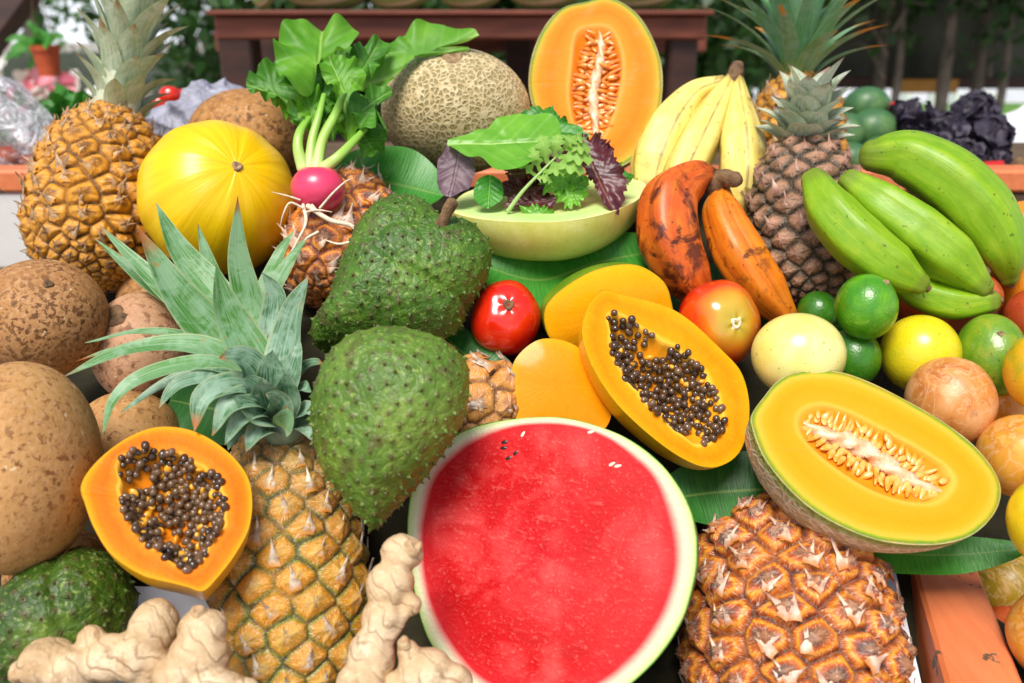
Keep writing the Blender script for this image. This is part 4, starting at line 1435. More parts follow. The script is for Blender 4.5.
for i, (pts, wpx, mi, nh) in enumerate(LV):
    q = [P(*p) for p in pts]
    dmean = np.mean([p[2] for p in pts])
    V, F, A = strip(q, wpx * (1.22 if mi == 0 else 1.3) * dmean / FPX, 24, 9, cv(*nh), .32 if mi == 0 else .42, seed=i, ruffle=.0006, rk=2)
    mk('leaf', V, F, (M['crown_front'], M['crown_blue'], M['crown_green'])[mi], cr, A, loc=q[0])

top, base = P(778, 508, .74), P(802, 765, .60)
pd = pineapple('reddish dry pineapple with papery white spikes, between watermelon and orange divider', base)
pineapple_body(pd, top, base, .077, 13, M['pine_dry'], taper=.12, seed=4, bsize=.46, blift=.10, A=.10, jit=.10, shreds=3, prof=(3.0, .5))
top, base = P(115, 112, .96), P(85, 285, .88)
pb = pineapple('orange pineapple with pale grey crown standing over the speckled mammee apple', base)
pineapple_body(pb, top, base, .068, 13, M['pine_back'], taper=.15, jit=.12, shreds=2, seed=6, bsize=.5, blift=.35, A=.09, prof=(2.4, .5))
crown(pb, P(116, 120, .95), cv(.2, 1, .12), 46, .10, .0150, M['crown_grey'], (.25, .95), .05, 3, .4, .028, stem_len=.12, lens=(.42, 1.1))
top, base = P(800, 140, .90), P(812, 305, .82)
pk = pineapple('dusky brown pineapple with small grey rosette crown beside green bananas', base)
pineapple_body(pk, top, base, .055, 11, M['pine_dark'], taper=.12, seed=8, bsize=.5, blift=.3, A=.09, prof=(2.6, .5))
crown(pk, P(802, 150, .885), cv(0, .9, .45), 32, .056, .0185, M['crown_pale'], (.35, 1.5), .1, 5, .35, .024, stem_len=.042, lens=(.7, .95))
top, base = P(795, 75, 1.10), P(800, 190, 1.08)
pg = pineapple('pineapple with long spiky green crown behind the dusky pineapple', base)
pineapple_body(pg, top, base, .055, 10, M['pine_back'], seed=10, NU=160, NV=120)
crown(pg, P(795, 82, 1.09), cv(0, 1, .25), 44, .16, .0135, M['crown_green'], (.1, 1.45), .35, 7, .3, .02)
top, base = P(362, 180, .90), P(325, 300, .82)
ph = pineapple('pineapple mostly hidden under the radish roots and dark soursop', base)
pineapple_body(ph, top, base, .052, 9, M['pine_dry'], jit=.1, shreds=2, seed=12, NU=200, NV=160)
top, base = P(430, 395, .76), P(520, 430, .70)
ps = pineapple('small pineapple peeking out between light soursop, leaf and watermelon', base)
pineapple_body(ps, top, base, .046, 7, M['pine_peek'], seed=14, NU=220, NV=170, bsize=.5, blift=.3, jit=.1, shreds=2)


# ---- tomatoes
def tom(U, W, S):
    return 1 + .02 * np.cos(U * 2 * PI * 5) * np.sin(W * PI) ** .5 - .03 * np.exp(-(W / .13) ** 2) * np.cos(U * 2 * PI * 5)


round_fruit('tomato', 'shiny red tomato between dark soursop and green edged mango', 'tomato', 505, 318, 36, 38, .76, M['tomato'], (.12, .38, 1), amp=.01, f=tom, dimple=.13, dw=.16, stem=(M['stem'], .0052, .004, 'stem_scar'), group='tomatoes')
round_fruit('tomato', 'ripening tomato turning yellow green near its stem scar, below red bananas', 'tomato', 718, 324, 42, 44, .765, M['tomato_mixed'], (.22, .0, 1), amp=.01, f=tom, dimple=.06, dw=.12, stem=(M['root'], .0052, .0025, 'stem_scar'), group='tomatoes')

# ---- round fruit at the right
gp = 'small round fruit heaped beside the cantaloupe'
SC = (M['scar'], .0026, .0012, 'stem_scar')
round_fruit('passion_fruit', 'pale cream yellow passion fruit touching the long papaya and limes', 'passion fruit', 798, 355, 49, 42, .705, M['passion_pale'], (-.1, .8, .5), amp=.008, group=gp)
round_fruit('lime', 'bright green lime under the tips of green bananas, uppermost of three', 'lime', 866, 307, 33, 33, .715, M['lime'], (.35, .7, .7), amp=.015, group='limes', f=lambda U, W, S: 1 + .06 * np.exp(-(W / .07) ** 2), stem=SC)
round_fruit('lime', 'dark green lime squeezed between cream passion fruit and yellow fruit', 'lime', 853, 358, 29, 30, .735, M['lime_dark'], (.1, .5, 1), amp=.015, group='limes')
round_fruit('lime', 'shaded small lime at the foot of the dusky pineapple', 'lime', 818, 312, 22, 21, .79, M['lime_dark'], (.1, .5, 1), amp=.015, group='limes')
round_fruit('guava', 'yellow guava with dark eye behind the wrinkled passion fruit', 'guava', 920, 354, 43, 39, .735, M['guava_yellow'], (-.05, -.25, 1), amp=.012, group=gp, stem=SC, dimple=.02)
round_fruit('orange', 'green skinned orange under the short green banana', 'orange', 990, 357, 38, 43, .725, M['orange_green'], (-.2, .55, .8), amp=.012, group=gp, stem=SC, dimple=.03)
round_fruit('passion_fruit', 'brown wrinkled passion fruit resting on the lying cantaloupe half', 'passion fruit', 950, 401, 48, 45, .695, M['passion_wrinkled'], (-.4, .4, .8), amp=.03, freq=5, seed=5, group=gp, dimple=.03)
round_fruit('orange', 'mottled yellow orange cut off by frame edge beside the green skinned orange', 'orange', 1034, 372, 32, 37, .66, M['orange_mottled'], (-.7, .2, .8), amp=.012, group=gp, stem=SC)
round_fruit('passion_fruit', 'amber wrinkled passion fruit under the brown wrinkled one', 'passion fruit', 1020, 456, 48, 42, .66, M['passion_orange'], (-.1, -.1, 1), amp=.03, freq=5, seed=6, group=gp)
round_fruit('orange', 'yellow orange in shade between green skinned orange and amber passion fruit', 'orange', 1003, 410, 25, 22, .72, M['orange_ripe'], (-.1, .5, 1), amp=.012, group=gp)
round_fruit('passion_fruit', 'yellow passion fruit at frame edge beside the cantaloupe rim', 'passion fruit', 1042, 522, 37, 43, .60, M['guava_yellow'], (-.1, .5, 1), amp=.012, group=gp)
round_fruit('passion_fruit', 'olive yellow passion fruit under the leaf tip behind divider', 'passion fruit', 1006, 584, 44, 36, .80, M['passion_olive'], (-.1, .5, 1), amp=.02, group=gp)
round_fruit('passion_fruit', 'deeply wrinkled amber passion fruit at the frame edge beside divider', 'passion fruit', 1050, 636, 47, 48, .62, M['passion_orange'], (-.1, .5, 1), amp=.03, freq=5, seed=9, group=gp)
round_fruit('passion_fruit', 'reddish passion fruit in shade deep behind the divider board', 'passion fruit', 1010, 640, 40, 40, .78, M['apple_red'], (-.1, .5, 1), amp=.02, group=gp)
round_fruit('mango', 'reddish mango under the green bananas above the yellow guava', 'mango', 945, 298, 62, 34, .785, M['apple_red'], (.8, .2, .5), amp=.015, group=gp)
round_fruit('orange', 'ripe orange at frame edge beside green banana tips', 'orange', 1024, 285, 36, 42, .80, M['orange_ripe'], (-.1, .5, 1), amp=.012, group=gp)
round_fruit('mango', 'orange mango glimpsed in the gap between two green bananas', 'mango', 945, 228, 48, 40, .87, M['orange_ripe'], (.8, .2, .5), amp=.02, group=gp)
round_fruit('orange', 'red orange fruit at frame edge above the green skinned orange', 'orange', 1035, 318, 34, 30, .74, M['apple_red'], (-.1, .5, 1), amp=.012, group=gp)
round_fruit('orange', 'pale ripe orange half hidden behind the largest green banana', 'orange', 1022, 235, 36, 34, .90, M['orange_ripe'], (-.1, .5, 1), amp=.012, group=gp)


# ---- bananas
def penta(amp, ph):
    return lambda u, t: 1 + amp * (.5 * np.cos(5 * (u + ph)) + .75 * (.64 - np.abs(np.sin(2.5 * (u + ph)))))


def bananas(label, cat, fr, stem_pts, stem_r, group='banana bunches', part='banana', fat=1.0):
    o = None
    for i, (pts, rad, mat, amp, ph) in enumerate(fr):
        q = [P(*p) for p in pts]
        d = np.mean([p[2] for p in pts])
        V, F, A = tube(q, [r * fat * d / FPX for r in rad], 50, 70, penta(amp, ph))
        if o is None:
            o = thing('banana_bunch', label, cat, (V[:, 0].mean(), V[:, 1].mean(), V[:, 2].min()), group)
        mk(part, V, F, mat, o, A, loc=q[len(q) // 2])
        # dark blossom tip
        tdir = unit(q[-1] - q[-2])
        cap(V[-1] - tdir * .001, tdir, .0035, .003, M['stem'], o, 'tip', 10, seed=i)
    if stem_pts is not None:
        V, F, A = tube([P(*p) for p in stem_pts], stem_r, 12, 16, lambda u, t: 1 + .12 * np.sin(u * 3 + t * 7))
        mk('stem', V, F, M['stem'], o, A)
    return o


YB, RB, GB = M['banana_yellow'], M['banana_red'], M['banana_green']
bananas('three pale ripe yellow bananas joined at a brown stem, beside the upright cantaloupe', 'bananas', [
    ([(722, 82, .95), (694, 96, .95), (670, 128, .94), (655, 162, .93), (647, 195, .92)], [6, 13, 21, 22, 14], YB, .085, .2),
    ([(730, 80, .945), (716, 106, .93), (699, 140, .915), (682, 176, .905), (668, 212, .90)], [6, 13, 19, 20, 14], YB, .09, .5),
    ([(737, 80, .945), (738, 108, .93), (741, 142, .915), (742, 178, .905), (741, 212, .90)], [6, 13, 20, 21, 13], YB, .09, 0.1)],
    [(730, 86, .945), (735, 74, .945), (738, 66, .945)], [.010, .009, .007], fat=1.12)
bananas('two ripe red orange bananas with dark bruises, leaning above the ripening tomato', 'bananas', [
    ([(715, 176, .835), (694, 178, .825), (671, 200, .81), (670, 238, .80), (686, 275, .80), (702, 300, .81)], [8, 20, 31, 33, 27, 14], RB, .07, .3),
    ([(722, 190, .83), (722, 212, .82), (738, 250, .805), (764, 290, .80), (790, 322, .80)], [9, 21, 27, 25, 11], M['banana_red_orange'], .07, .7)],
    [(714, 188, .83), (723, 178, .82), (736, 180, .81)], [.011, .009, .0075], fat=.92)
bananas('bunch of plump green bananas lying over the limes and red mango', 'bananas', [
    ([(872, 156, .80), (905, 157, .79), (945, 178, .775), (980, 212, .765), (1003, 250, .76), (1009, 278, .765)], [15, 25, 29, 29, 22, 9], GB, .065, .3),
    ([(850, 182, .775), (880, 205, .76), (915, 231, .75), (950, 258, .74), (982, 287, .735)], [13, 23, 27, 25, 11], GB, .075, .5),
    ([(814, 180, .77), (830, 210, .755), (858, 241, .74), (893, 268, .73), (920, 284, .725)], [13, 23, 25, 22, 10], GB, .075, .1),
    ([(885, 268, .765), (920, 292, .755), (955, 303, .745), (990, 301, .74)], [11, 16, 16, 11], GB, .06, .2)],
    None, None, fat=1.07)

# ---- radish with its greens
c = P(318, 189, .80)
rad = thing('radish', 'pink radish with green leaves and hairy roots lying on the yellow melon', 'radish', (c[0], c[1], c[2] - .03))
V, F, A = blob(c, 27 * .8 / FPX, 23.5 * .8 / FPX, .024, cv(0, 1, .2), 40, 56, lambda U, W, S: 1 - .10 * np.exp(-(W / .1) ** 2) + .10 * np.exp(-((1 - W) / .08) ** 2), .02, 4, 3)
mk('bulb', V, F, M['radish'], rad, A, loc=c)
ROOTS = [([(303, 205, .785), (306, 222, .775), (298, 240, .772), (285, 262, .772)], .0018), ([(308, 206, .78), (330, 220, .768), (352, 226, .768), (357, 238, .768), (340, 244, .768), (325, 240, .77)], .0024),
         ([(303, 208, .78), (290, 203, .775), (283, 215, .775), (280, 228, .78)], .0012), ([(320, 208, .775), (333, 193, .772), (345, 182, .775), (353, 178, .78)], .0012),
         ([(318, 232, .77), (305, 240, .77), (295, 256, .772), (291, 272, .775)], .0014), ([(300, 200, .78), (288, 196, .775), (272, 192, .775)], .001),
         ([(312, 205, .78), (322, 216, .775), (334, 222, .77), (345, 216, .77)], .0012), ([(306, 212, .78), (318, 210, .77), (332, 212, .768)], .0011)]
for pts, r_ in ROOTS:
    V, F, A = tube([P(*p) for p in pts], [r_, r_ * .85, r_ * .6, r_ * .25], 8, 30)
    mk('root', V, F, M['root'], rad, A)
for pts, r0 in [([(316, 168, .80), (322, 140, .81), (335, 115, .82), (345, 90, .83)], .0052), ([(309, 168, .80), (312, 140, .805), (318, 118, .81), (324, 95, .82)], .0042),
                ([(324, 168, .80), (338, 157, .80), (352, 143, .81), (364, 130, .82)], .0048), ([(303, 168, .80), (298, 148, .80), (300, 132, .805), (309, 118, .82)], .005),
                ([(318, 170, .805), (322, 150, .82), (325, 130, .84), (330, 100, .86)], .004)]:
    V, F, A = tube([P(*p) for p in pts], [r0 * 1.2, r0, r0 * .85, r0 * .6], 12, 30, lambda u, t: 1 - .25 * np.maximum(0, np.cos(u)) ** 4)
    mk('stalk', V, F, M['stalk'], rad, A)
RL = [  # outline, at, n, base, tip, ruffle, mat, cup
    ([(276, 62), (280, 38), (303, 25), (337, 27), (359, 35), (347, 52), (335, 60), (318, 66), (312, 85), (298, 95), (283, 85)], (315, 55, .84), (.1, .6, 1), (316, 92), (322, 26), .004, 'radish_leaf', .35),
    ([(320, 62), (341, 57), (356, 63), (366, 80), (357, 93), (337, 91), (324, 80)], (344, 75, .80), (.2, .3, 1), (345, 94), (330, 60), .002, 'radish_leaf', .3),
    ([(246, 84), (259, 68), (279, 70), (296, 88), (300, 104), (273, 99), (256, 95)], (272, 85, .86), (.2, .5, 1), (302, 104), (248, 84), .003, 'radish_leaf_dark', .2),
    ([(350, 100), (370, 90), (389, 86), (391, 94), (375, 111), (391, 132), (374, 132), (356, 122)], (370, 110, .82), (.1, .5, 1), (352, 118), (390, 90), .003, 'radish_leaf_dark', .2),
    ([(355, 84), (372, 62), (393, 44), (418, 24), (448, 27), (475, 36), (478, 50), (440, 50), (413, 60), (395, 76), (376, 92)], (412, 55, .90), (.1, .45, 1), (358, 88), (470, 42), .002, 'radish_leaf', .06),
    ([(345, 58), (366, 43), (390, 44), (384, 62), (367, 78), (354, 76)], (366, 60, .87), (.3, .5, 1), (356, 80), (378, 44), .003, 'radish_leaf_dark', .3),
    ([(318, 74), (330, 82), (336, 100), (330, 118), (318, 125), (308, 108), (306, 86)], (320, 100, .85), (-.2, .3, 1), (320, 126), (322, 74), .004, 'radish_leaf_dark', .2),
    ([(284, 108), (302, 104), (316, 118), (312, 130), (296, 126)], (300, 117, .84), (0, .5, 1), (316, 126), (284, 110), .003, 'radish_leaf_dark', .2),
    ([(336, 95), (352, 92), (362, 108), (364, 128), (350, 142), (338, 128)], (350, 118, .835), (-.2, .3, 1), (348, 142), (344, 92), .004, 'radish_leaf', .2),
    ([(366, 122), (384, 128), (386, 146), (372, 158), (358, 146)], (372, 140, .84), (0, .5, 1), (362, 134), (378, 156), .003, 'radish_leaf_dark', .2),
    ([(256, 72), (282, 55), (300, 70), (296, 92), (272, 90)], (278, 75, .90), (.2, .4, 1), (298, 92), (262, 70), .004, 'radish_leaf_dark', .2),
    ([(330, 44), (360, 50), (352, 80), (330, 96), (312, 90), (312, 60)], (332, 70, .88), (0, .4, 1), (326, 96), (340, 46), .004, 'radish_leaf_dark', .2),
    ([(300, 88), (318, 92), (324, 112), (312, 128), (298, 116)], (311, 108, .83), (.3, .4, 1), (314, 126), (306, 90), .004, 'radish_leaf', .2),
    ([(262, 88), (284, 84), (304, 98), (308, 114), (284, 112)], (285, 98, .87), (0, .6, .8), (306, 112), (266, 90), .004, 'radish_leaf', .2),
    ([(340, 100), (362, 96), (378, 112), (374, 130), (352, 128)], (360, 113, .855), (.3, .4, 1), (348, 128), (374, 104), .004, 'radish_leaf_dark', .2),
    ([(326, 104), (342, 108), (346, 126), (336, 142), (324, 130)], (335, 122, .84), (-.3, .3, 1), (334, 142), (330, 106), .003, 'radish_leaf_dark', .2),
    ([(290, 62), (312, 58), (326, 74), (318, 92), (296, 88)], (307, 75, .86), (-.2, .5, 1), (316, 92), (298, 62), .004, 'radish_leaf_dark', .2),
]
for i, (ol, at, n_, b_, t_, rf, mt, cp) in enumerate(RL):
    V, F, A = poly_leaf(ol, at, n_, b_, t_, rf * 1.9, 6, cp * .6, .06, N=140, nr=24, seed=i + 1)
    mk('leaf', V, F, M[mt], rad, A, loc=P(*at))

# ---- salad leaves on the honeydew
SL = [
    ('salad_leaf', 'large smooth light green salad leaf lying on the honeydew', [(447, 143), (474, 134), (508, 119), (541, 118), (560, 126), (556, 148), (537, 165), (508, 174), (478, 162)], (508, 146, .80), (.0, .7, .8), (449, 144), (558, 140), .002, 6, 'salad_green', .15, 0),
    ('salad_leaf', 'dusky purple salad leaf hanging beside the soursop stem', [(443, 152), (458, 139), (474, 156), (473, 182), (456, 196), (441, 193), (437, 171)], (456, 170, .805), (-.1, .25, 1), (462, 142), (450, 196), .002, 6, 'salad_purple', .1, 0),
    ('salad_leaf', 'small round dark green leaf on the honeydew rim', [(474, 189), (481, 178), (492, 175), (502, 184), (502, 200), (489, 208), (476, 203)], (488, 192, .795), (0, .4, 1), (490, 176), (488, 208), .001, 4, 'salad_deep', .15, 0),
    ('salad_leaf', 'crinkled dark red lettuce leaf drooping over the honeydew', [(578, 146), (592, 142), (608, 148), (623, 172), (627, 187), (616, 215), (605, 206), (595, 186), (584, 170)], (603, 178, .80), (-.1, .4, 1), (584, 148), (614, 212), .003, 7, 'salad_red', .1, .05),
    ('salad_leaf', 'small purple red leaf lying under the feathery green leaf', [(504, 205), (523, 192), (545, 193), (556, 199), (550, 207), (526, 207)], (530, 201, .795), (0, .6, .8), (556, 200), (506, 205), .0015, 5, 'salad_red', .1, .04),
    ('salad_leaf', 'frilly bright green lettuce leaf beside the dark red lettuce', [(554, 188), (566, 180), (582, 177), (589, 189), (577, 206), (562, 204)], (572, 192, .795), (.1, .5, 1), (560, 203), (584, 180), .003, 9, 'salad_green', .1, .1),
    ('salad_leaf', 'frilly green leaf trailing down the front of the honeydew', [(521, 207), (545, 207), (560, 220), (548, 228), (532, 226)], (541, 217, .785), (0, .3, 1), (524, 208), (556, 226), .002, 9, 'salad_green', .1, .1),
    ('salad_leaf', 'dark green leaf standing behind the smooth light green one', [(510, 124), (530, 110), (548, 108), (562, 118), (580, 128), (588, 140), (566, 146), (536, 134)], (546, 124, .84), (0, .4, 1), (512, 128), (586, 138), .003, 7, 'salad_deep', .1, .05),
    ('salad_leaf', 'dark maroon frilled leaf against the upright cantaloupe', [(560, 150), (578, 138), (600, 136), (612, 150), (600, 164), (574, 168)], (586, 152, .825), (0, .5, 1), (562, 158), (606, 142), .004, 9, 'salad_red', .1, .08),
]
SL += [
    ('salad_leaf', 'curly light green lettuce piece in the middle of the salad', [(540, 178), (556, 168), (575, 172), (584, 184), (566, 194), (546, 192)], (562, 182, .805), (.1, .7, .8), (546, 192), (580, 174), .004, 11, 'salad_green', .1, .12),
    ('salad_leaf', 'crinkled purple leaf piece under the curly green lettuce', [(500, 186), (520, 176), (542, 182), (548, 196), (524, 202), (506, 198)], (524, 190, .81), (-.1, .7, .8), (504, 196), (544, 186), .004, 9, 'salad_red', .1, .08),
    ('salad_leaf', 'frilly maroon leaf at the back of the salad under the smooth leaf', [(506, 168), (530, 160), (556, 162), (566, 174), (540, 180), (514, 180)], (536, 170, .82), (0, .6, .8), (510, 176), (562, 166), .004, 9, 'salad_red', .1, .07),
    ('salad_leaf', 'small bright green leaf between maroon leaves against the upright cantaloupe', [(590, 166), (606, 160), (622, 168), (632, 180), (618, 184), (600, 180)], (610, 172, .815), (.1, .5, .9), (594, 170), (628, 180), .003, 7, 'salad_deep', .1, .06),
]
for i, (nm, lb, ol, at, n_, b_, t_, rf, rk_, mt, cp, fr) in enumerate(SL):
    V, F, A = poly_leaf(ol, at, n_, b_, t_, rf, rk_, cp * .7, .03, N=160, nr=22, seed=i + 3, frill=fr)
    tag(mk(nm, V, F, M[mt], None, A, loc=P(*at)), lb, 'salad leaf', 'mixed salad leaves on the honeydew')
# feathery mizuna leaf
parts = [tube([P(508, 211, .785), P(522, 192, .783), P(540, 173, .783), P(560, 153, .785), P(576, 137, .79)], [.0022, .0017, .0013, .0009, .0004], 8, 30)]
parts[0] = (parts[0][0], parts[0][1], {'t': parts[0][2]['t'], 's': parts[0][2]['t'] * 0, 'k': parts[0][2]['t'] * 0})
for (b_, t_, w_px) in [((536, 177), (516, 158), 5), ((540, 172), (532, 146), 5), ((548, 165), (540, 134), 6), ((555, 158), (558, 134), 6), ((564, 150), (574, 136), 6), ((542, 172), (566, 172), 5), ((550, 164), (586, 172), 6), ((557, 157), (594, 160), 7), ((565, 149), (591, 149), 6), ((572, 141), (584, 138), 5), ((536, 177), (552, 182), 4)]:
    m_ = ((b_[0] + t_[0]) / 2, (b_[1] + t_[1]) / 2 - 2)
    parts.append(strip([P(*b_, .784), P(*m_, .778), P(*t_, .782)], w_px * 2.0 * .785 / FPX, 14, 7, cv(0, .4, 1), .1, prof=lambda t: np.sin(np.clip(t * 1.05, 0, 1) * PI * .5) ** .7 * (1 - t ** 6) * (.68 + .32 * np.sin(t * 24)), ruffle=.001, rk=3))
M['salad_pale'] = m_leaf('salad_leaf_pale', '#7fb43a', '#a4cf60', '#d8ecaa', .35, .45, 6, .3, .001)
V, F, A = joinm(parts)
tag(mk('salad_leaf', V, F, M['salad_pale'], None, A, loc=P(540, 175, .785)), 'feathery light green mizuna leaf with pale stalk on top of the salad', 'salad leaf', 'mixed salad leaves on the honeydew')

# ---- banana leaves under the fruit


for lb, pts, w_px, nh, mt in [
    ('dark green banana leaf under the netted cantaloupe and radish', [(330, 176, .90), (385, 182, .88), (445, 196, .86)], 42, (0, .5, 1), 'banana_leaf_bright'),
    ('banana leaf with pale rib showing under the honeydew beside red tomato', [(480, 265, .80), (540, 280, .80), (600, 262, .82), (690, 245, .84)], 38, (0, .55, 1), 'banana_leaf_bright'),
    ('banana leaf strip between dark soursop and orange fleshed mango', [(420, 315, .775), (460, 350, .755), (500, 385, .735), (530, 430, .72)], 24, (.2, .45, 1), 'banana_leaf'),
    ('banana leaf showing between watermelon and the lying cantaloupe half', [(660, 500, .70), (720, 492, .705), (790, 490, .70), (860, 500, .70)], 40, (0, .6, 1), 'banana_leaf'),
    ('shiny banana leaf end sticking out under the lying cantaloupe half', [(810, 545, .68), (880, 552, .675), (950, 555, .67), (1030, 548, .66)], 22, (0, .6, 1), 'banana_leaf_bright'),
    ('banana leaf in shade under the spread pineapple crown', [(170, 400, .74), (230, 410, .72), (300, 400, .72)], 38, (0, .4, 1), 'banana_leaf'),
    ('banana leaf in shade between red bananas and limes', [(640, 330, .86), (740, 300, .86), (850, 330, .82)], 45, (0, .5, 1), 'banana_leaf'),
]:
    q = [P(*p) for p in pts]
    d = np.mean([p[2] for p in pts])
    V, F, A = strip(q, w_px * d / FPX, 40, 11, cv(*nh), .15, prof=ell, ruffle=.002, rk=2)
    tag(mk('banana_leaf', V, F, M[mt], None, A, loc=q[1]), lb, 'leaf', 'banana leaves under the fruit')


# ---- ginger
def ginger(label, lobes, stubs, seed):
    parts = []
    for i, (px, py, rx, ry, d) in enumerate(lobes):
        V, F, A = blob(P(px, py, d), rx * d / FPX, ry * d / FPX, (rx + ry) / 2 * d / FPX, cv(.3, .8, .5), 20, 28, amp=.10, freq=3.5, seed=seed + i)
        parts.append((V, F, {}))
    for i in range(len(lobes) - 1):
        a, b = lobes[i], lobes[i + 1]
        if math.hypot(a[0] - b[0], a[1] - b[1]) < 75:
            V, F, A = tube([P(a[0], a[1], a[4]), P(b[0], b[1], b[4])], [min(a[2], a[3]) * .56 * a[4] / FPX, min(b[2], b[3]) * .56 * b[4] / FPX], 16, 8)
            parts.append((V, F, {}))
    V, F, A = joinm(parts)
    c = V.mean(0)
    me = bpy.data.meshes.new('tmp')
    me.from_pydata((V - c).tolist(), [], [list(map(int, f)) for f in F])
    tmp = bpy.data.objects.new('tmp', me)
    COL.objects.link(tmp)
    rm = tmp.modifiers.new('r', 'REMESH')
    rm.mode = 'VOXEL'
    rm.voxel_size = .0013
    sm = tmp.modifiers.new('s', 'SMOOTH')
    sm.factor = .6
    sm.iterations = 9
    dg = bpy.context.evaluated_depsgraph_get()
    nm = bpy.data.meshes.new_from_object(tmp.evaluated_get(dg))
    bpy.data.objects.remove(tmp)
    n = len(nm.vertices)
    co = np.zeros(n * 3)
    nm.vertices.foreach_get('co', co)
    no = np.zeros(n * 3)
    nm.vertices.foreach_get('normal', no)
    co, no = co.reshape(-1, 3), no.reshape(-1, 3)
    # growth rings round each lobe
    L = np.array([P(*l[:2], l[4]) - c for l in lobes])
    dist = np.min([np.linalg.norm(co - l, axis=1) for l in L], axis=0)
    h = .00045 * lump(co, 700, seed, 6) + .0011 * lump(co, 200, seed + 2, 6)
    ax = cv(.75, .55, .2)
    ph = (co @ ax) * 520 + 5 * lump(co, 60, seed + 4, 4)
    h = h - .0005 * np.maximum(0, np.sin(ph)) ** 8
    co = co + no * h[:, None]
    nm.vertices.foreach_set('co', co.ravel())
    nm.polygons.foreach_set('use_smooth', [True] * len(nm.polygons))
    nm.materials.clear()
    nm.materials.append(M['ginger'])
    nm.name = 'skin'
    o = thing('ginger_root', label, 'ginger', (c[0], c[1], c[2] + co[:, 2].min()), 'ginger roots')
    b = bpy.data.objects.new('skin', nm)
    COL.objects.link(b)
    b.parent = o
    b.location = c - origin_of(o)
    for (px, py, d, r, ax) in stubs:
        cap(P(px, py, d), cv(*ax), r * d / FPX, .003, M['ginger_cut'], o, 'cut_end', 16, seed=seed)
    return o


ginger('knobbly ginger root lying in front of the deep green soursop',
       [(20, 672, 11, 12, .545), (48, 662, 30, 25, .545), (72, 672, 24, 26, .54), (92, 640, 15, 14, .55), (110, 658, 26, 24, .545), (135, 655, 24, 26, .545), (155, 628, 24, 29, .55), (150, 660, 26, 26, .55)], [(14, 676, .535, 5, (-.8, 0, .6))], 21)
ginger('shorter ginger root in front of the long golden pineapple',
       [(203, 630, 24, 22, .545), (200, 655, 30, 26, .54), (180, 676, 26, 22, .535), (215, 688, 30, 18, .53), (240, 690, 20, 12, .53)], [(198, 612, .54, 7, (-.2, .9, .5))], 25)
ginger('upright ginger root leaning against the watermelon edge',
       [(402, 553, 21, 19, .56), (390, 585, 24, 24, .555), (385, 618, 22, 24, .55), (412, 605, 11, 12, .55), (372, 655, 24, 28, .54), (362, 685, 26, 26, .53)], [(414, 547, .55, 8, (.5, .6, .6))], 31)
ginger('ginger root lying below the watermelon beside the upright ginger',
       [(408, 652, 12, 13, .535), (425, 672, 28, 24, .53), (452, 680, 20, 18, .53), (400, 692, 24, 20, .53)], [(404, 643, .53, 6, (-.2, .9, .5))], 35)

# ---- added cloth supporting the heap, its dark colour standing in for gap shade
xs_, ys_ = np.arange(-.66, .70, .008), np.arange(.34, 1.192, .008)
env = np.full((len(ys_), len(xs_)), 9.0)
for o in COL.objects:
    if o.type != 'MESH' or o.get('kind') or o.name.startswith(('seed', 'pulp')):
        continue
    r_ = o
    while r_.parent is not None:
        r_ = r_.parent
    if r_ is stall or r_ is o and o['category'] not in ('leaf', 'paper'):
        continue
    n_ = len(o.data.vertices)
    q_ = np.zeros(n_ * 3)
    o.data.vertices.foreach_get('co', q_)
    q_ = q_.reshape(-1, 3) + origin_of(o)
    ix = np.round((q_[:, 0] - xs_[0]) / .008).astype(int)
    iy = np.round((q_[:, 1] - ys_[0]) / .008).astype(int)
    ok_ = (ix >= 0) & (ix < len(xs_)) & (iy >= 0) & (iy < len(ys_))
    np.minimum.at(env, (iy[ok_], ix[ok_]), q_[ok_, 2])
XX, YY = np.meshgrid(xs_, ys_)
floor_ = np.maximum(Z0, .96 + (YY - .62) * .3276) + .018
lim = np.where(env < 8, np.maximum(env - .003, floor_), 9.0)
zc = np.where(lim < 8, lim, np.nan)
zc = np.where(np.isnan(zc), np.minimum(floor_ + .05, np.nanmean(zc)), zc)


def blur(a):
    p_ = np.pad(a, 1, mode='edge')
    return (p_[:-2, 1:-1] + p_[2:, 1:-1] + p_[1:-1, :-2] + p_[1:-1, 2:] + p_[1:-1, 1:-1] * 2) / 6


free = lim > 8
for it in range(400):
    b_ = blur(zc)
    zc = np.where(free, b_, np.minimum(lim, b_ if it > 120 else np.minimum(lim, b_ + .004)))
    edge_ = np.minimum.reduce([XX - xs_[0], xs_[-1] - XX, YY - ys_[0]]) / .05
    zc = np.minimum(zc, floor_ + np.maximum(edge_, 0) * .12)
    zc = np.maximum(zc, floor_ - .012)
V = np.stack([XX, YY, zc], -1).reshape(-1, 3)
V[:, 2] += .0012 * lump(V, 120, 3, 6)
k = Mt('gap_shade_cloth')
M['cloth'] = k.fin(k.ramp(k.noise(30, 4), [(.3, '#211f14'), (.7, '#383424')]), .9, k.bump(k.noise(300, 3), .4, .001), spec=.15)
tag(mk('added_gap_cloth', V, gridF(len(ys_), len(xs_), False), M['cloth'], None, loc=(0, .8, 1.1)), 'added dark cloth under the heap, standing in for shade in the gaps between fruit', 'cloth')

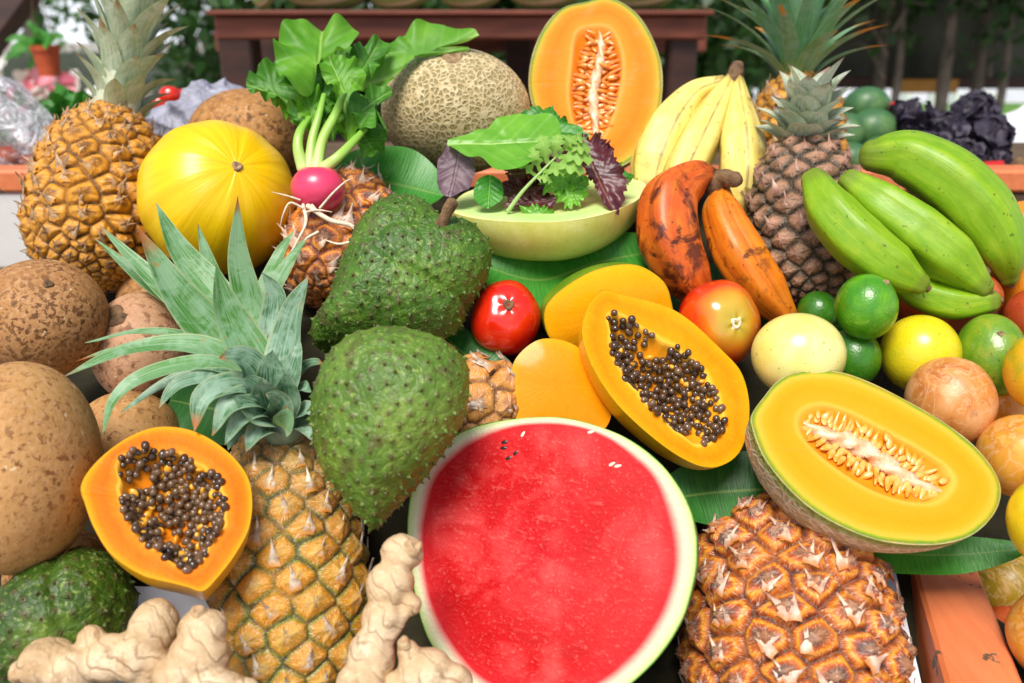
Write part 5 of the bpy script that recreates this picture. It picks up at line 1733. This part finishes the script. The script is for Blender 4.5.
# =================================================================== BEHIND THE STALL
def post(name, px0, px1, py0, py1, d, depth, mat, parent=None, to_ground=False, bev=.006):
    x0, x1 = (px0 - 512) / FPX * d, (px1 - 512) / FPX * d
    top, bot = P(0, py0, d), P(0, py1, d)
    z1 = top[2]
    y = top[1]
    z0 = 0.0 if to_ground else z1 - abs(py1 - py0) / FPX * d / math.cos(PITCH)
    c = np.array([(x0 + x1) / 2, y + depth / 2, (z0 + z1) / 2])
    V, F, A = box(c, (x1 - x0) / 2, depth / 2, (z1 - z0) / 2, bev)
    return mk(name, V, F, mat, parent, smooth=False, loc=c)


bench = thing('display_rack', 'red brown wooden rack with squashes on top, behind the melons', 'rack', (-.05, 2.2, 0))
post('post', 214, 248, 15, 90, 2.0, .09, M['dark_wood'], bench, True)
post('post', 672, 700, 24, 90, 2.02, .09, M['dark_wood'], bench, True)
post('post', 505, 532, 38, 90, 2.5, .09, M['dark_wood'], bench, True)
post('post', 258, 280, 38, 90, 2.5, .09, M['dark_wood'], bench, True)
post('beam', 213, 708, 15, 37, 1.995, .05, M['red_wood'], bench)
post('beam', 213, 708, 30, 50, 2.5, .05, M['red_wood'], bench)
post('shelf_board', 205, 715, 10, 14.5, 1.97, .75, M['red_wood'], bench)
post('shelf_board', 225, 700, 150, 156, 2.05, .6, M['dark_wood'], bench)
k = Mt('striped_squash_skin')
uu = k.ma('SINE', k.ma('MULTIPLY', k.attr('u'), 6.283 * 10))
c = k.ramp(k.ma('ADD', uu, k.ma('MULTIPLY', k.noise(30, 3), .8)), [(0, '#7f9450'), (.5, '#b4bc80'), (1, '#dcdcb4')])
M['squash'] = k.fin(c, .45, None)
for i, (px, rx, ry, lb) in enumerate([(262, 14, 26, 'slim pale squash at the end of the rack above the post'), (325, 48, 26, 'broad striped squash on the rack above the radish leaves'), (398, 32, 20, 'small pale green squash on the rack above the netted cantaloupe'), (470, 34, 22, 'pale striped squash on the rack between two others'), (545, 40, 26, 'striped squash on the rack beside the upright cantaloupe'), (640, 40, 24, 'pale squash near the thick end of the rack')]):
    round_fruit('squash', lb, 'squash', px, 10 - ry * .98, rx, ry, 2.05, M['squash'], (.9, .2, .2), amp=.02, seed=i, group='squashes on the rack',
                f=lambda U, W, S: 1 + .025 * np.cos(U * 2 * PI * 10))

# plastic bags
k = Mt('clear_plastic')
cr_ = k.noise(26, 2, .5, 1.6)
k.fin('#f4f4f8', .16, k.bump(cr_, 1.0, .02))
tr = k.n('BsdfTransparent', {'Color': '#f4f4f8'})
fr = k.n('Fresnel', {'IOR': 1.6})
fac = k.ma('ADD', k.ma('MULTIPLY', k.ma('ADD', k.mask(k.ma('ABSOLUTE', k.ma('SUBTRACT', cr_, .5)), .035, .0), k.ma('MULTIPLY', k.mask(cr_, .5, .62), .4)), .6), .14, True)
mx = k.n('MixShader', {0: fac, 1: tr.outputs[0], 2: k.b.outputs[0]})
k.t.links.new(mx.outputs[0], k.out.inputs[0])
M['plastic'] = k.m
k = Mt('grey_plastic')
cr_ = k.noise(40, 5, .7, 1.0)
k.fin(k.ramp(cr_, [(.3, '#8a8a98'), (.7, '#b8b8c6')]), .3, k.bump(cr_, .9, .01))
M['plastic_grey'] = k.m


def bag(label, outline, at, T, mat, seed, name='plastic_bag', fine=.014):
    V, F, A = inflate(outline, at, (0, .3, 1), T, 220, 110)
    cen = V.mean(0)
    N = unit(V - cen)
    V = V + N * (.012 * lump(V, 35, seed, 6) - .030 * np.abs(lump(V, 60, seed + 1, 4)) - fine * np.abs(lump(V, 150, seed + 2, 4)) + .012)[:, None]
    return tag(mk(name, V, F, mat, None, A, loc=cen), label, 'bag')


bag('clear crumpled plastic bag of reddish fruit on the orange rail', [(-40, 90), (10, 84), (40, 108), (60, 140), (58, 166), (20, 172), (-40, 172)], (0, 130, 1.32), .07, M['plastic'], 3, fine=.003)
for i, (px, py, r, lb) in enumerate([(8, 158, 16, 'reddish fruit at the bottom of the clear plastic bag'), (-14, 150, 17, 'reddish fruit in the clear bag nearest its far end'), (30, 162, 11, 'small reddish fruit at the open side of the clear bag')]):
    round_fruit('fruit', lb, 'fruit', px, py, r, r * .75, 1.33, M['apple_red'], amp=.02, seed=i, group='fruit in the plastic bag')
bag('grey translucent plastic bag behind the dusty mammee apple', [(150, 142), (160, 122), (185, 100), (215, 88), (240, 90), (246, 110), (232, 150), (190, 160)], (200, 125, 1.18), .05, M['plastic_grey'], 8)
for i, (px, py, r) in enumerate([(170, 96, 12), (186, 98, 12), (160, 104, 10), (180, 110, 13), (196, 104, 10)]):
    round_fruit('pepper', 'red pepper in the small heap behind the grey plastic bag', 'pepper', px, py, r, r * .85, 1.5 + .02 * (i % 2), M['tomato'], (0, 1, .2), amp=.05, freq=4, seed=i, group='red peppers behind the bag', dimple=.1)

# dark green bundle between bag and pineapple
def leaf_heap(name, label, cat, px, py, rx, ry, d, mat, n, size, seed, kind=None):
    rr = np.random.default_rng(seed)
    c = P(px, py, d)
    parts = []
    for i in range(n):
        v = rr.normal(size=3)
        v /= np.linalg.norm(v)
        v *= rr.random() ** .33
        p = c + CX * v[0] * rx * d / FPX + CY * v[1] * ry * d / FPX + CZ * v[2] * rx * d / FPX
        dr_ = unit(v + rr.normal(0, .5, 3) + UP * .3)
        nh = unit(rr.normal(size=3))
        parts.append(strip([p, p + dr_ * size * .5, p + dr_ * size - UP * size * .15], size * .3, 5, 3, nh, .2, prof=ell))
    V, F, A = joinm(parts)
    o = mk(name, V, F, mat, None, A, loc=c)
    return tag(o, label, cat, None, kind)


leaf_heap('leafy_greens', 'dark leafy greens on the shelf between clear bag and pale crowned pineapple', 'greens', 78, 116, 18, 13, 1.45, M['salad_deep'], 90, .04, 4)

# green papayas and dark vegetables on the far side of the shelf
M['green_papaya'] = m_citrus('green_papaya_skin', [(.3, '#2a5630'), (.5, '#3f6a3c'), (.72, '#6f9050')], 8, 200, .5, '#3a5a2a', .4, .1, .05)
for i, (px, py, rx, ry, lb) in enumerate([(866, 106, 25, 19, 'pale topped green papaya uppermost in the heap'), (872, 130, 27, 22, 'bluish green papaya in the middle of the heap'), (846, 134, 20, 22, 'green papaya next to the grey rosette crown'), (880, 156, 25, 20, 'green papaya low in the heap touching the eggplants'), (850, 160, 22, 18, 'green papaya at the very bottom of the heap')]):
    round_fruit('green_papaya', lb + ', behind the green bananas', 'papaya', px, py, rx, ry, 1.46 - .02 * i, M['green_papaya'], (.3, 1, .3), amp=.03, seed=i, group='green papayas heaped on the stall shelf')
M['eggplant'] = m_plain('eggplant_skin', '#15141b', '#2b2833', 25, .45, .8, 60, bd=.01)
M['purple_leaf'] = m_leaf('purple_leaf', '#241f2b', '#463e50', '#6a6074', .08, .45, 6, .3, .004)
LBP = ['largest purple bunch at the top of the heap', 'purple bunch touching the green papayas', 'purple bunch in the middle of the heap', 'purple bunch just above the red cloth', 'purple bunch beside the white tarpaulin', 'low purple bunch behind the longest green banana', 'purple bunch at the low end of the heap']
for i, (px, py, rx, ry) in enumerate([(974, 114, 17, 17), (912, 122, 19, 19), (942, 134, 20, 16), (984, 160, 19, 14), (990, 138, 15, 18), (930, 156, 20, 16), (962, 160, 18, 14)]):
    d_ = 1.44 - .012 * i
    c_ = P(px, py, d_)
    rb = np.random.default_rng(40 + i)
    o = thing('purple_greens', 'dark leafy greens, ' + LBP[i], 'greens', (c_[0], c_[1], c_[2] - ry * d_ / FPX), 'dark purple greens heaped on the shelf')
    V, F, A = blob(c_, rx * .8 * d_ / FPX, ry * .8 * d_ / FPX, rx * .8 * d_ / FPX, cv(0, 1, .1), 20, 28, amp=.12, freq=4, seed=i)
    mk('head', V, F, M['eggplant'], o, loc=c_)
    parts = []
    for j in range(24):
        v = unit(rb.normal(size=3) + CZ * .5)
        p = c_ + (CX * (v @ CX) * rx + CY * (v @ CY) * ry + CZ * (v @ CZ) * rx) * .72 * d_ / FPX
        t1 = unit(np.cross(v, rb.normal(size=3)))
        sz = .030 + .020 * rb.random()
        parts.append(strip([p - t1 * sz * .6, p + v * .008, p + t1 * sz * .6 + v * .004], sz * .42, 8, 7, v, .35, prof=ell, ruffle=.004, rk=2, seed=j))
    V, F, A = joinm(parts)
    mk('leaves', V, F, M['purple_leaf'], o, A, loc=c_)
k = Mt('red_cloth')
M['red_cloth'] = k.fin('#c01c18', .7, None)
c = P(985, 176, 1.80)
sheet('red_cloth', 'red cloth edge under the heap of eggplants', [(900, 168, 1.31), (1004, 160, 1.33), (1006, 173, 1.285), (900, 178, 1.285)], 0, 0, M['red_cloth'], .002, 4, 'cloth')
round_fruit('root_vegetable', 'brown knobbly root at the frame edge on the orange rail', 'root vegetable', 1019, 169, 11, 12, 1.27, M['stem'], amp=.12, freq=5, seed=3)
round_fruit('tomato', 'small blurred red tomato on top between green papayas and eggplants', 'tomato', 893, 107, 6, 5, 1.46, M['tomato'], seed=3, group='tomatoes')

# hanging flower pot
pot = thing('hanging_pot', 'terracotta pot with trailing green plant hanging from a wire', 'flower pot', P(50, 76, 2.6))
M['terracotta'] = m_plain('terracotta', '#a8401c', '#c85a2c', 20, .7, .2)
a0 = P(50, 76, 2.6)
s_ = 2.6 / FPX
u = np.arange(32) / 32 * 2 * PI
prof = [(.3, 0), (9.5, 0), (12.5, 24), (13.8, 24), (13.8, 29), (12.3, 29), (11.5, 20), (.3, 20)]
rows = [a0 + UP * z * s_ + (CX * np.cos(u)[:, None] + np.array([0, 1., 0]) * np.sin(u)[:, None]) * r_ * s_ for r_, z in prof]
mk('pot', np.concatenate(rows), gridF(len(rows), 32), M['terracotta'], pot, smooth=False)
for dx in (-12, 12):
    V, F, A = tube([a0 + UP * 28 * s_ + CX * dx * s_, a0 + UP * 95 * s_], [.0015, .0015], 6, 6)
    mk('wire', V, F, M['stem'], pot)
rr = np.random.default_rng(3)
parts = []
for i in range(26):
    dirv = unit(np.array([rr.normal(-.5, .6), rr.normal(0, .4), rr.normal(.5, .5)]))
    p0 = a0 + UP * 26 * s_
    L = .06 + .06 * rr.random()
    parts.append(strip([p0, p0 + dirv * L * .6, p0 + dirv * L - UP * .03], .01, 8, 3, CZ, .2, prof=ell))
V, F, A = joinm(parts)
mk('foliage', V, F, M['salad_deep'], pot, A)

# roof timber of the market, upper left
q0, q1 = P(-40, 75, 3.2), P(60, -60, 3.2)
dv = unit(q1 - q0)
sv = unit(np.cross(dv, np.array([0, 1., 0])))
mid_ = (q0 + q1) / 2
V, F, A = box(mid_, np.linalg.norm(q1 - q0) / 2 + .6, .05, .06, .006, [dv, sv, np.cross(dv, sv)])
tag(mk('roof_brace', V, F, M['dark_wood'], None, smooth=False, loc=mid_), 'dark slanting timber brace above the hanging pot', 'timber brace')

# low dark wall at the left with flower bed before it
M['grey_wall'] = m_plain('dark_wall_render', '#3a4038', '#565c50', 4, .9, .2)
x0, x1 = P(-300, 85, 9)[0], P(215, 85, 9)[0]
zt, zb = P(0, 52, 9)[2], 0.0
yy = P(0, 70, 9)[1]
V, F, A = box(np.array([(x0 + x1) / 2, yy + .1, zt / 2]), (x1 - x0) / 2, .1, zt / 2, .01)
tag(mk('low_wall', V, F, M['grey_wall'], None, smooth=False, loc=((x0 + x1) / 2, yy, 0)), 'low dark wall beyond the pink flower bed', 'wall')
M['flower_pink'] = m_plain('pink_petals', '#d8506a', '#f0a0a8', 6, .6, 0)
M['flower_white'] = m_plain('white_petals', '#e8e4d8', '#f4f0e8', 6, .6, 0)
leaf_heap('flower_bed_foliage', None, None, -20, 134, 190, 16, 5.2, M['radish_leaf_dark'], 500, .10, 8, 'stuff')
leaf_heap('pink_flowers', None, None, -20, 118, 190, 15, 5.1, M['flower_pink'], 420, .09, 9, 'stuff')
leaf_heap('white_flowers', None, None, -20, 114, 190, 14, 5.15, M['flower_white'], 800, .10, 10, 'stuff')


# trees
def m_foliage(name, a, b):
    k = Mt(name)
    c = k.ramp(k.attr('k'), [(0, a), (1, b)])
    return k.fin(c, .5, None, transl=.3)


M['fol_dark'] = m_foliage('tree_leaves_dark', '#16300f', '#345c1c')
M['fol_mid'] = m_foliage('tree_leaves', '#24481a', '#5a8a2c')
M['bark'] = m_plain('bark', '#4a4238', '#7a7064', 8, .9, .5)


def tree(label, px, d, trunk_r, z_top, crown_c, crown_r, n, leaf, mat, seed, name='tree', group='trees beyond the stall'):
    rr = np.random.default_rng(seed)
    b = P(px, 100, d)
    b[2] = 0
    o = thing(name, label, 'tree', b, group)
    parts = [tube([b, b + UP * z_top * .5 + CX * .1, b + UP * z_top], [trunk_r, trunk_r * .8, trunk_r * .4], 12, 20)]
    for i in range(7):
        a_ = rr.random() * 2 * PI
        s0 = b + UP * z_top * (.45 + .5 * rr.random())
        e0 = s0 + np.array([math.cos(a_), math.sin(a_), .6 + .5 * rr.random()]) * crown_r[0] * .6
        parts.append(tube([s0, (s0 + e0) / 2 + UP * .1, e0], [trunk_r * .4, trunk_r * .25, trunk_r * .08], 8, 10))
    V, F, A = joinm(parts)
    mk('trunk', V, F, M['bark'], o, loc=b)
    cl = []
    for i in range(40):
        v = rr.normal(size=3)
        v = v / np.linalg.norm(v) * rr.random() ** .4
        cl.append(b + np.array(crown_c) + v * np.array(crown_r))
    cl = np.array(cl)
    which = rr.integers(0, 40, n)
    pos = cl[which] + rr.normal(0, .22, (n, 3)) * np.mean(crown_r) * .8
    a_ = unit(rr.normal(size=(n, 3)) + np.array([0, 0, -.3]))
    nb = unit(np.cross(a_, rr.normal(size=(n, 3))))
    sz = leaf * (.6 + .8 * rr.random(n))[:, None]
    V = np.stack([pos, pos + a_ * sz * .5 + nb * sz * .28, pos + a_ * sz, pos + a_ * sz * .5 - nb * sz * .28], 1).reshape(-1, 3)
    F = np.arange(n * 4).reshape(-1, 4)
    kk = np.clip(np.repeat(.5 * rr.random(40)[which] + .5 * rr.random(n), 4), 0, 1)
    mk('crown', V, F, mat, o, {'k': kk}, smooth=False, loc=b + np.array(crown_c))
    return o


tree('leafy tree against the sky above the hanging pot', 40, 11, .16, 3.0, (0, 0, 2.5), (1.7, 1.0, 1.1), 900, .13, M['fol_mid'], 1)
tree('thin leafy tree seen past the pale pineapple crown', 150, 13, .14, 3.2, (0, 0, 2.6), (1.6, 1.0, 1.1), 900, .15, M['fol_mid'], 2)
tree('dense dark bush tree close behind the red brown rack', 300, 5.2, .10, 1.6, (0, 0, 1.45), (1.1, .7, 1.15), 7000, .10, M['fol_dark'], 3)
tree('dense dark bush tree behind the middle of the rack', 470, 5.6, .10, 1.6, (0, 0, 1.45), (1.2, .7, 1.15), 7000, .10, M['fol_dark'], 4)
tree('dense dark bush tree behind the thick end of the rack', 640, 5.6, .10, 1.6, (0, 0, 1.45), (1.1, .7, 1.15), 7000, .10, M['fol_dark'], 5)

# dark shade net fence at the right
k = Mt('shade_net')
M['net'] = k.fin(k.ramp(k.noise(2.5, 5), [(.3, '#2e3228'), (.7, '#54564c')]), .9, k.bump(k.noise(200, 2), .3, .01))
fence = thing('net_fence', 'dark shade net fence on a rail beyond the eggplants', 'fence', (2.3, 6.2, 0))
x0, x1 = P(705, 60, 6.2)[0], P(1400, 60, 6.2)[0]
yf = P(0, 60, 6.2)[1]
zb, zt = P(0, 82, 6.2)[2], P(0, -220, 6.2)[2]
n_ = 60
xx = np.linspace(x0, x1, n_)
V, F = [], []
for z in np.linspace(zb, zt, 12):
    for x in xx:
        V.append((x, yf + .05 * math.sin(x * 5) + .02 * math.sin(x * 13 + z * 3), z))
mk('net', V, gridF(12, n_, False), M['net'], fence)
for x in np.linspace(x0, x1, 5):
    V, F, A = box(np.array([x, yf - .08, zt / 2]), .03, .03, zt / 2, .004)
    mk('post', V, F, M['dark_wood'], fence, smooth=False, loc=(x, yf - .08, 0))
V, F, A = box(np.array([(x0 + x1) / 2, yf - .15, zb]), (x1 - x0) / 2, .03, .04, .004)
mk('rail', V, F, M['dark_wood'], fence, smooth=False, loc=((x0 + x1) / 2, yf - .15, zb))
M['plank'] = m_plain('ochre_plank', '#a8742c', '#c08a3c', 10, .7, .2)
pa, pb_ = P(893, 86, 5.9), P(957, 86, 5.9)
V, F, A = box((pa + pb_) / 2, (pb_[0] - pa[0]) / 2, .02, .045, .004)
tag(mk('plank', V, F, M['plank'], None, smooth=False, loc=(pa + pb_) / 2), 'ochre yellow plank fixed along the dark fence rail', 'plank')


def palm(label, px, d, h, seed):
    rr = np.random.default_rng(seed)
    b = P(px, 100, d)
    b[2] = 0
    o = thing('palm_tree', label, 'tree', b, 'palms before the net fence')
    V, F, A = tube([b, b + UP * h * .5 + CX * .05, b + UP * h + CX * .02], [.06, .045, .035], 12, 24, lambda u, t: 1 + .06 * np.sin(t * 90) + 0 * u)
    mk('trunk', V, F, M['bark'], o, loc=b)
    parts = []
    topp = b + UP * h
    for i in range(13):
        a_ = i * 2.4
        dv_ = np.array([math.cos(a_), math.sin(a_), .5 + .3 * rr.random()])
        L = .9 + .4 * rr.random()
        sp = [topp, topp + dv_ * L * .4, topp + dv_ * L * .75 - UP * .12, topp + dv_ * L - UP * .5]
        S = catmull(sp, 22)
        T = unit(np.gradient(S, axis=0))
        for j in range(2, 22):
            for sg in (-1, 1):
                side = unit(np.cross(T[j], UP)) * sg
                ll = .28 * math.sin(j / 22 * PI) + .06
                parts.append(strip([S[j], S[j] + (side * .8 + T[j] * .5) * ll * .5, S[j] + (side * .8 + T[j] * .5) * ll - UP * .08], .012, 4, 3, UP, .1, prof=ell))
    V, F, A = joinm(parts)
    mk('crown', V, F, M['fol_mid'], o, A, loc=topp)
    return o


for px_, d_, sd__, lb_ in ((770, 5.5, 21, 'dark leafy bush tree before the net fence behind the spiky green crown'), (880, 5.7, 22, 'thin dark tree before the net fence above the green papayas'), (985, 5.6, 23, 'thin dark tree before the net fence above the white tarpaulin')):
    tree(lb_, px_, d_, .035, 2.2, (0, 0, 1.95), (.5, .3, .55), 700, .09, M['fol_dark'], sd__, group='trees before the net fence')
palm('grey trunked palm in front of the net fence above the eggplants', 934, 5.7, 1.72, 1)
palm('thinner palm near the net fence above the green bananas', 968, 5.9, 1.62, 2)
palm('palm at the frame edge before the net fence', 1030, 5.8, 1.66, 3)
palm('palm by the net fence just above the spiky green crown', 870, 5.9, 1.7, 4)

# white tarpaulin at the right edge
M['tarp'] = m_plain('white_tarpaulin', '#e6e8ea', '#f4f4f4', 3, .5, .2, 10)
sheet('tarpaulin', 'bright white tarpaulin sloping beside the eggplants at the frame edge', [(984, 122, 2.2), (1090, 75, 2.2), (1110, 200, 1.75), (1004, 175, 1.8)], 0, 0, M['tarp'], .01, 6, 'tarpaulin')
# pale pavement strip behind
k = Mt('pale_paving')
mpv = k.fin(k.ramp(k.noise(3, 4), [(.3, '#b8bcbc'), (.7, '#d4d6d4')]), .8, None)
structure(mk('path', [(-40, 19.2, .03), (40, 19.2, .03), (40, 24.5, .03), (-40, 24.5, .03)], [[0, 1, 2, 3]], mpv))

M['white_paint'] = m_plain('white_post_paint', '#d8dad6', '#eceeea', 8, .6, 0)
for px in (905, 931, 954, 990):
    b_ = P(px, 112, 16.5)
    V, F, A = box(np.array([b_[0], b_[1], .20]), .075, .075, .20, .01)
    tag(mk('bollard', V, F, M['white_paint'], None, smooth=False, loc=(b_[0], b_[1], 0)), 'far white bollard on the lawn edge seen above the eggplants', 'bollard', 'white bollards along the lawn')

# =================================================================== LIGHT, WORLD, CAMERA
az, el = math.radians(-160), math.radians(60)      # azimuth measured from +Y towards +X
sd_ = np.array([math.sin(az) * math.cos(el), math.cos(az) * math.cos(el), math.sin(el)])
sun = bpy.data.lights.new('sun', 'SUN')
sun.energy = 3.3
sun.angle = math.radians(26)
sun.color = (1, .96, .91)
so = bpy.data.objects.new('sun', sun)
COL.objects.link(so)
so.rotation_mode = 'QUATERNION'
so.rotation_quaternion = Vector(sd_).to_track_quat('Z', 'Y')
so.location = (0, -2, 6)
w = bpy.data.worlds.new('World')
sc.world = w
w.use_nodes = True
nt = w.node_tree
nt.nodes.clear()
wo_ = nt.nodes.new('ShaderNodeOutputWorld')
bg = nt.nodes.new('ShaderNodeBackground')
sky = nt.nodes.new('ShaderNodeTexSky')
sky.sky_type = 'NISHITA'
sky.sun_disc = False
sky.sun_elevation = el
sky.sun_rotation = az
sky.air_density = 1.0
sky.dust_density = 3.0
sky.ozone_density = 1.0
bg.inputs[1].default_value = .11
# bright hazy cloud bank low over the horizon
tc = nt.nodes.new('ShaderNodeTexCoord')
sxyz = nt.nodes.new('ShaderNodeSeparateXYZ')
nt.links.new(tc.outputs['Generated'], sxyz.inputs[0])
mr = nt.nodes.new('ShaderNodeMapRange')
mr.inputs[1].default_value, mr.inputs[2].default_value = .42, .02
nt.links.new(sxyz.outputs[2], mr.inputs[0])
nz = nt.nodes.new('ShaderNodeTexNoise')
nz.inputs['Scale'].default_value = 4.0
nz.inputs['Detail'].default_value = 6.0
nt.links.new(tc.outputs['Generated'], nz.inputs['Vector'])
cm_ = nt.nodes.new('ShaderNodeMapRange')
cm_.inputs[1].default_value, cm_.inputs[2].default_value = .35, .62
nt.links.new(nz.outputs['Fac'], cm_.inputs[0])
mu = nt.nodes.new('ShaderNodeMath')
mu.operation = 'MULTIPLY'
nt.links.new(mr.outputs[0], mu.inputs[0])
nt.links.new(cm_.outputs[0], mu.inputs[1])
mixc = nt.nodes.new('ShaderNodeMix')
mixc.data_type = 'RGBA'
nt.links.new(mu.outputs[0], mixc.inputs[0])
nt.links.new(sky.outputs[0], mixc.inputs[6])
mixc.inputs[7].default_value = (10, 10.4, 11.2, 1)
nt.links.new(mixc.outputs[2], bg.inputs[0])
nt.links.new(bg.outputs[0], wo_.inputs[0])

cam = bpy.data.cameras.new('camera')
co = bpy.data.objects.new('camera', cam)
COL.objects.link(co)
co.location = CL
co.rotation_euler = (math.radians(90) - PITCH, 0, 0)
cam.lens = LENS
cam.sensor_width = 36
cam.clip_start = .02
cam.clip_end = 500
cam.dof.use_dof = True
cam.dof.focus_distance = .71
cam.dof.aperture_fstop = 5.2
sc.camera = co
sc.view_settings.view_transform = 'Standard'
sc.view_settings.look = 'None'
sc.view_settings.exposure = .26
sc.view_settings.gamma = 1
sc.cycles.use_denoising = True
sc.cycles.max_bounces = 8
sc.cycles.transparent_max_bounces = 12
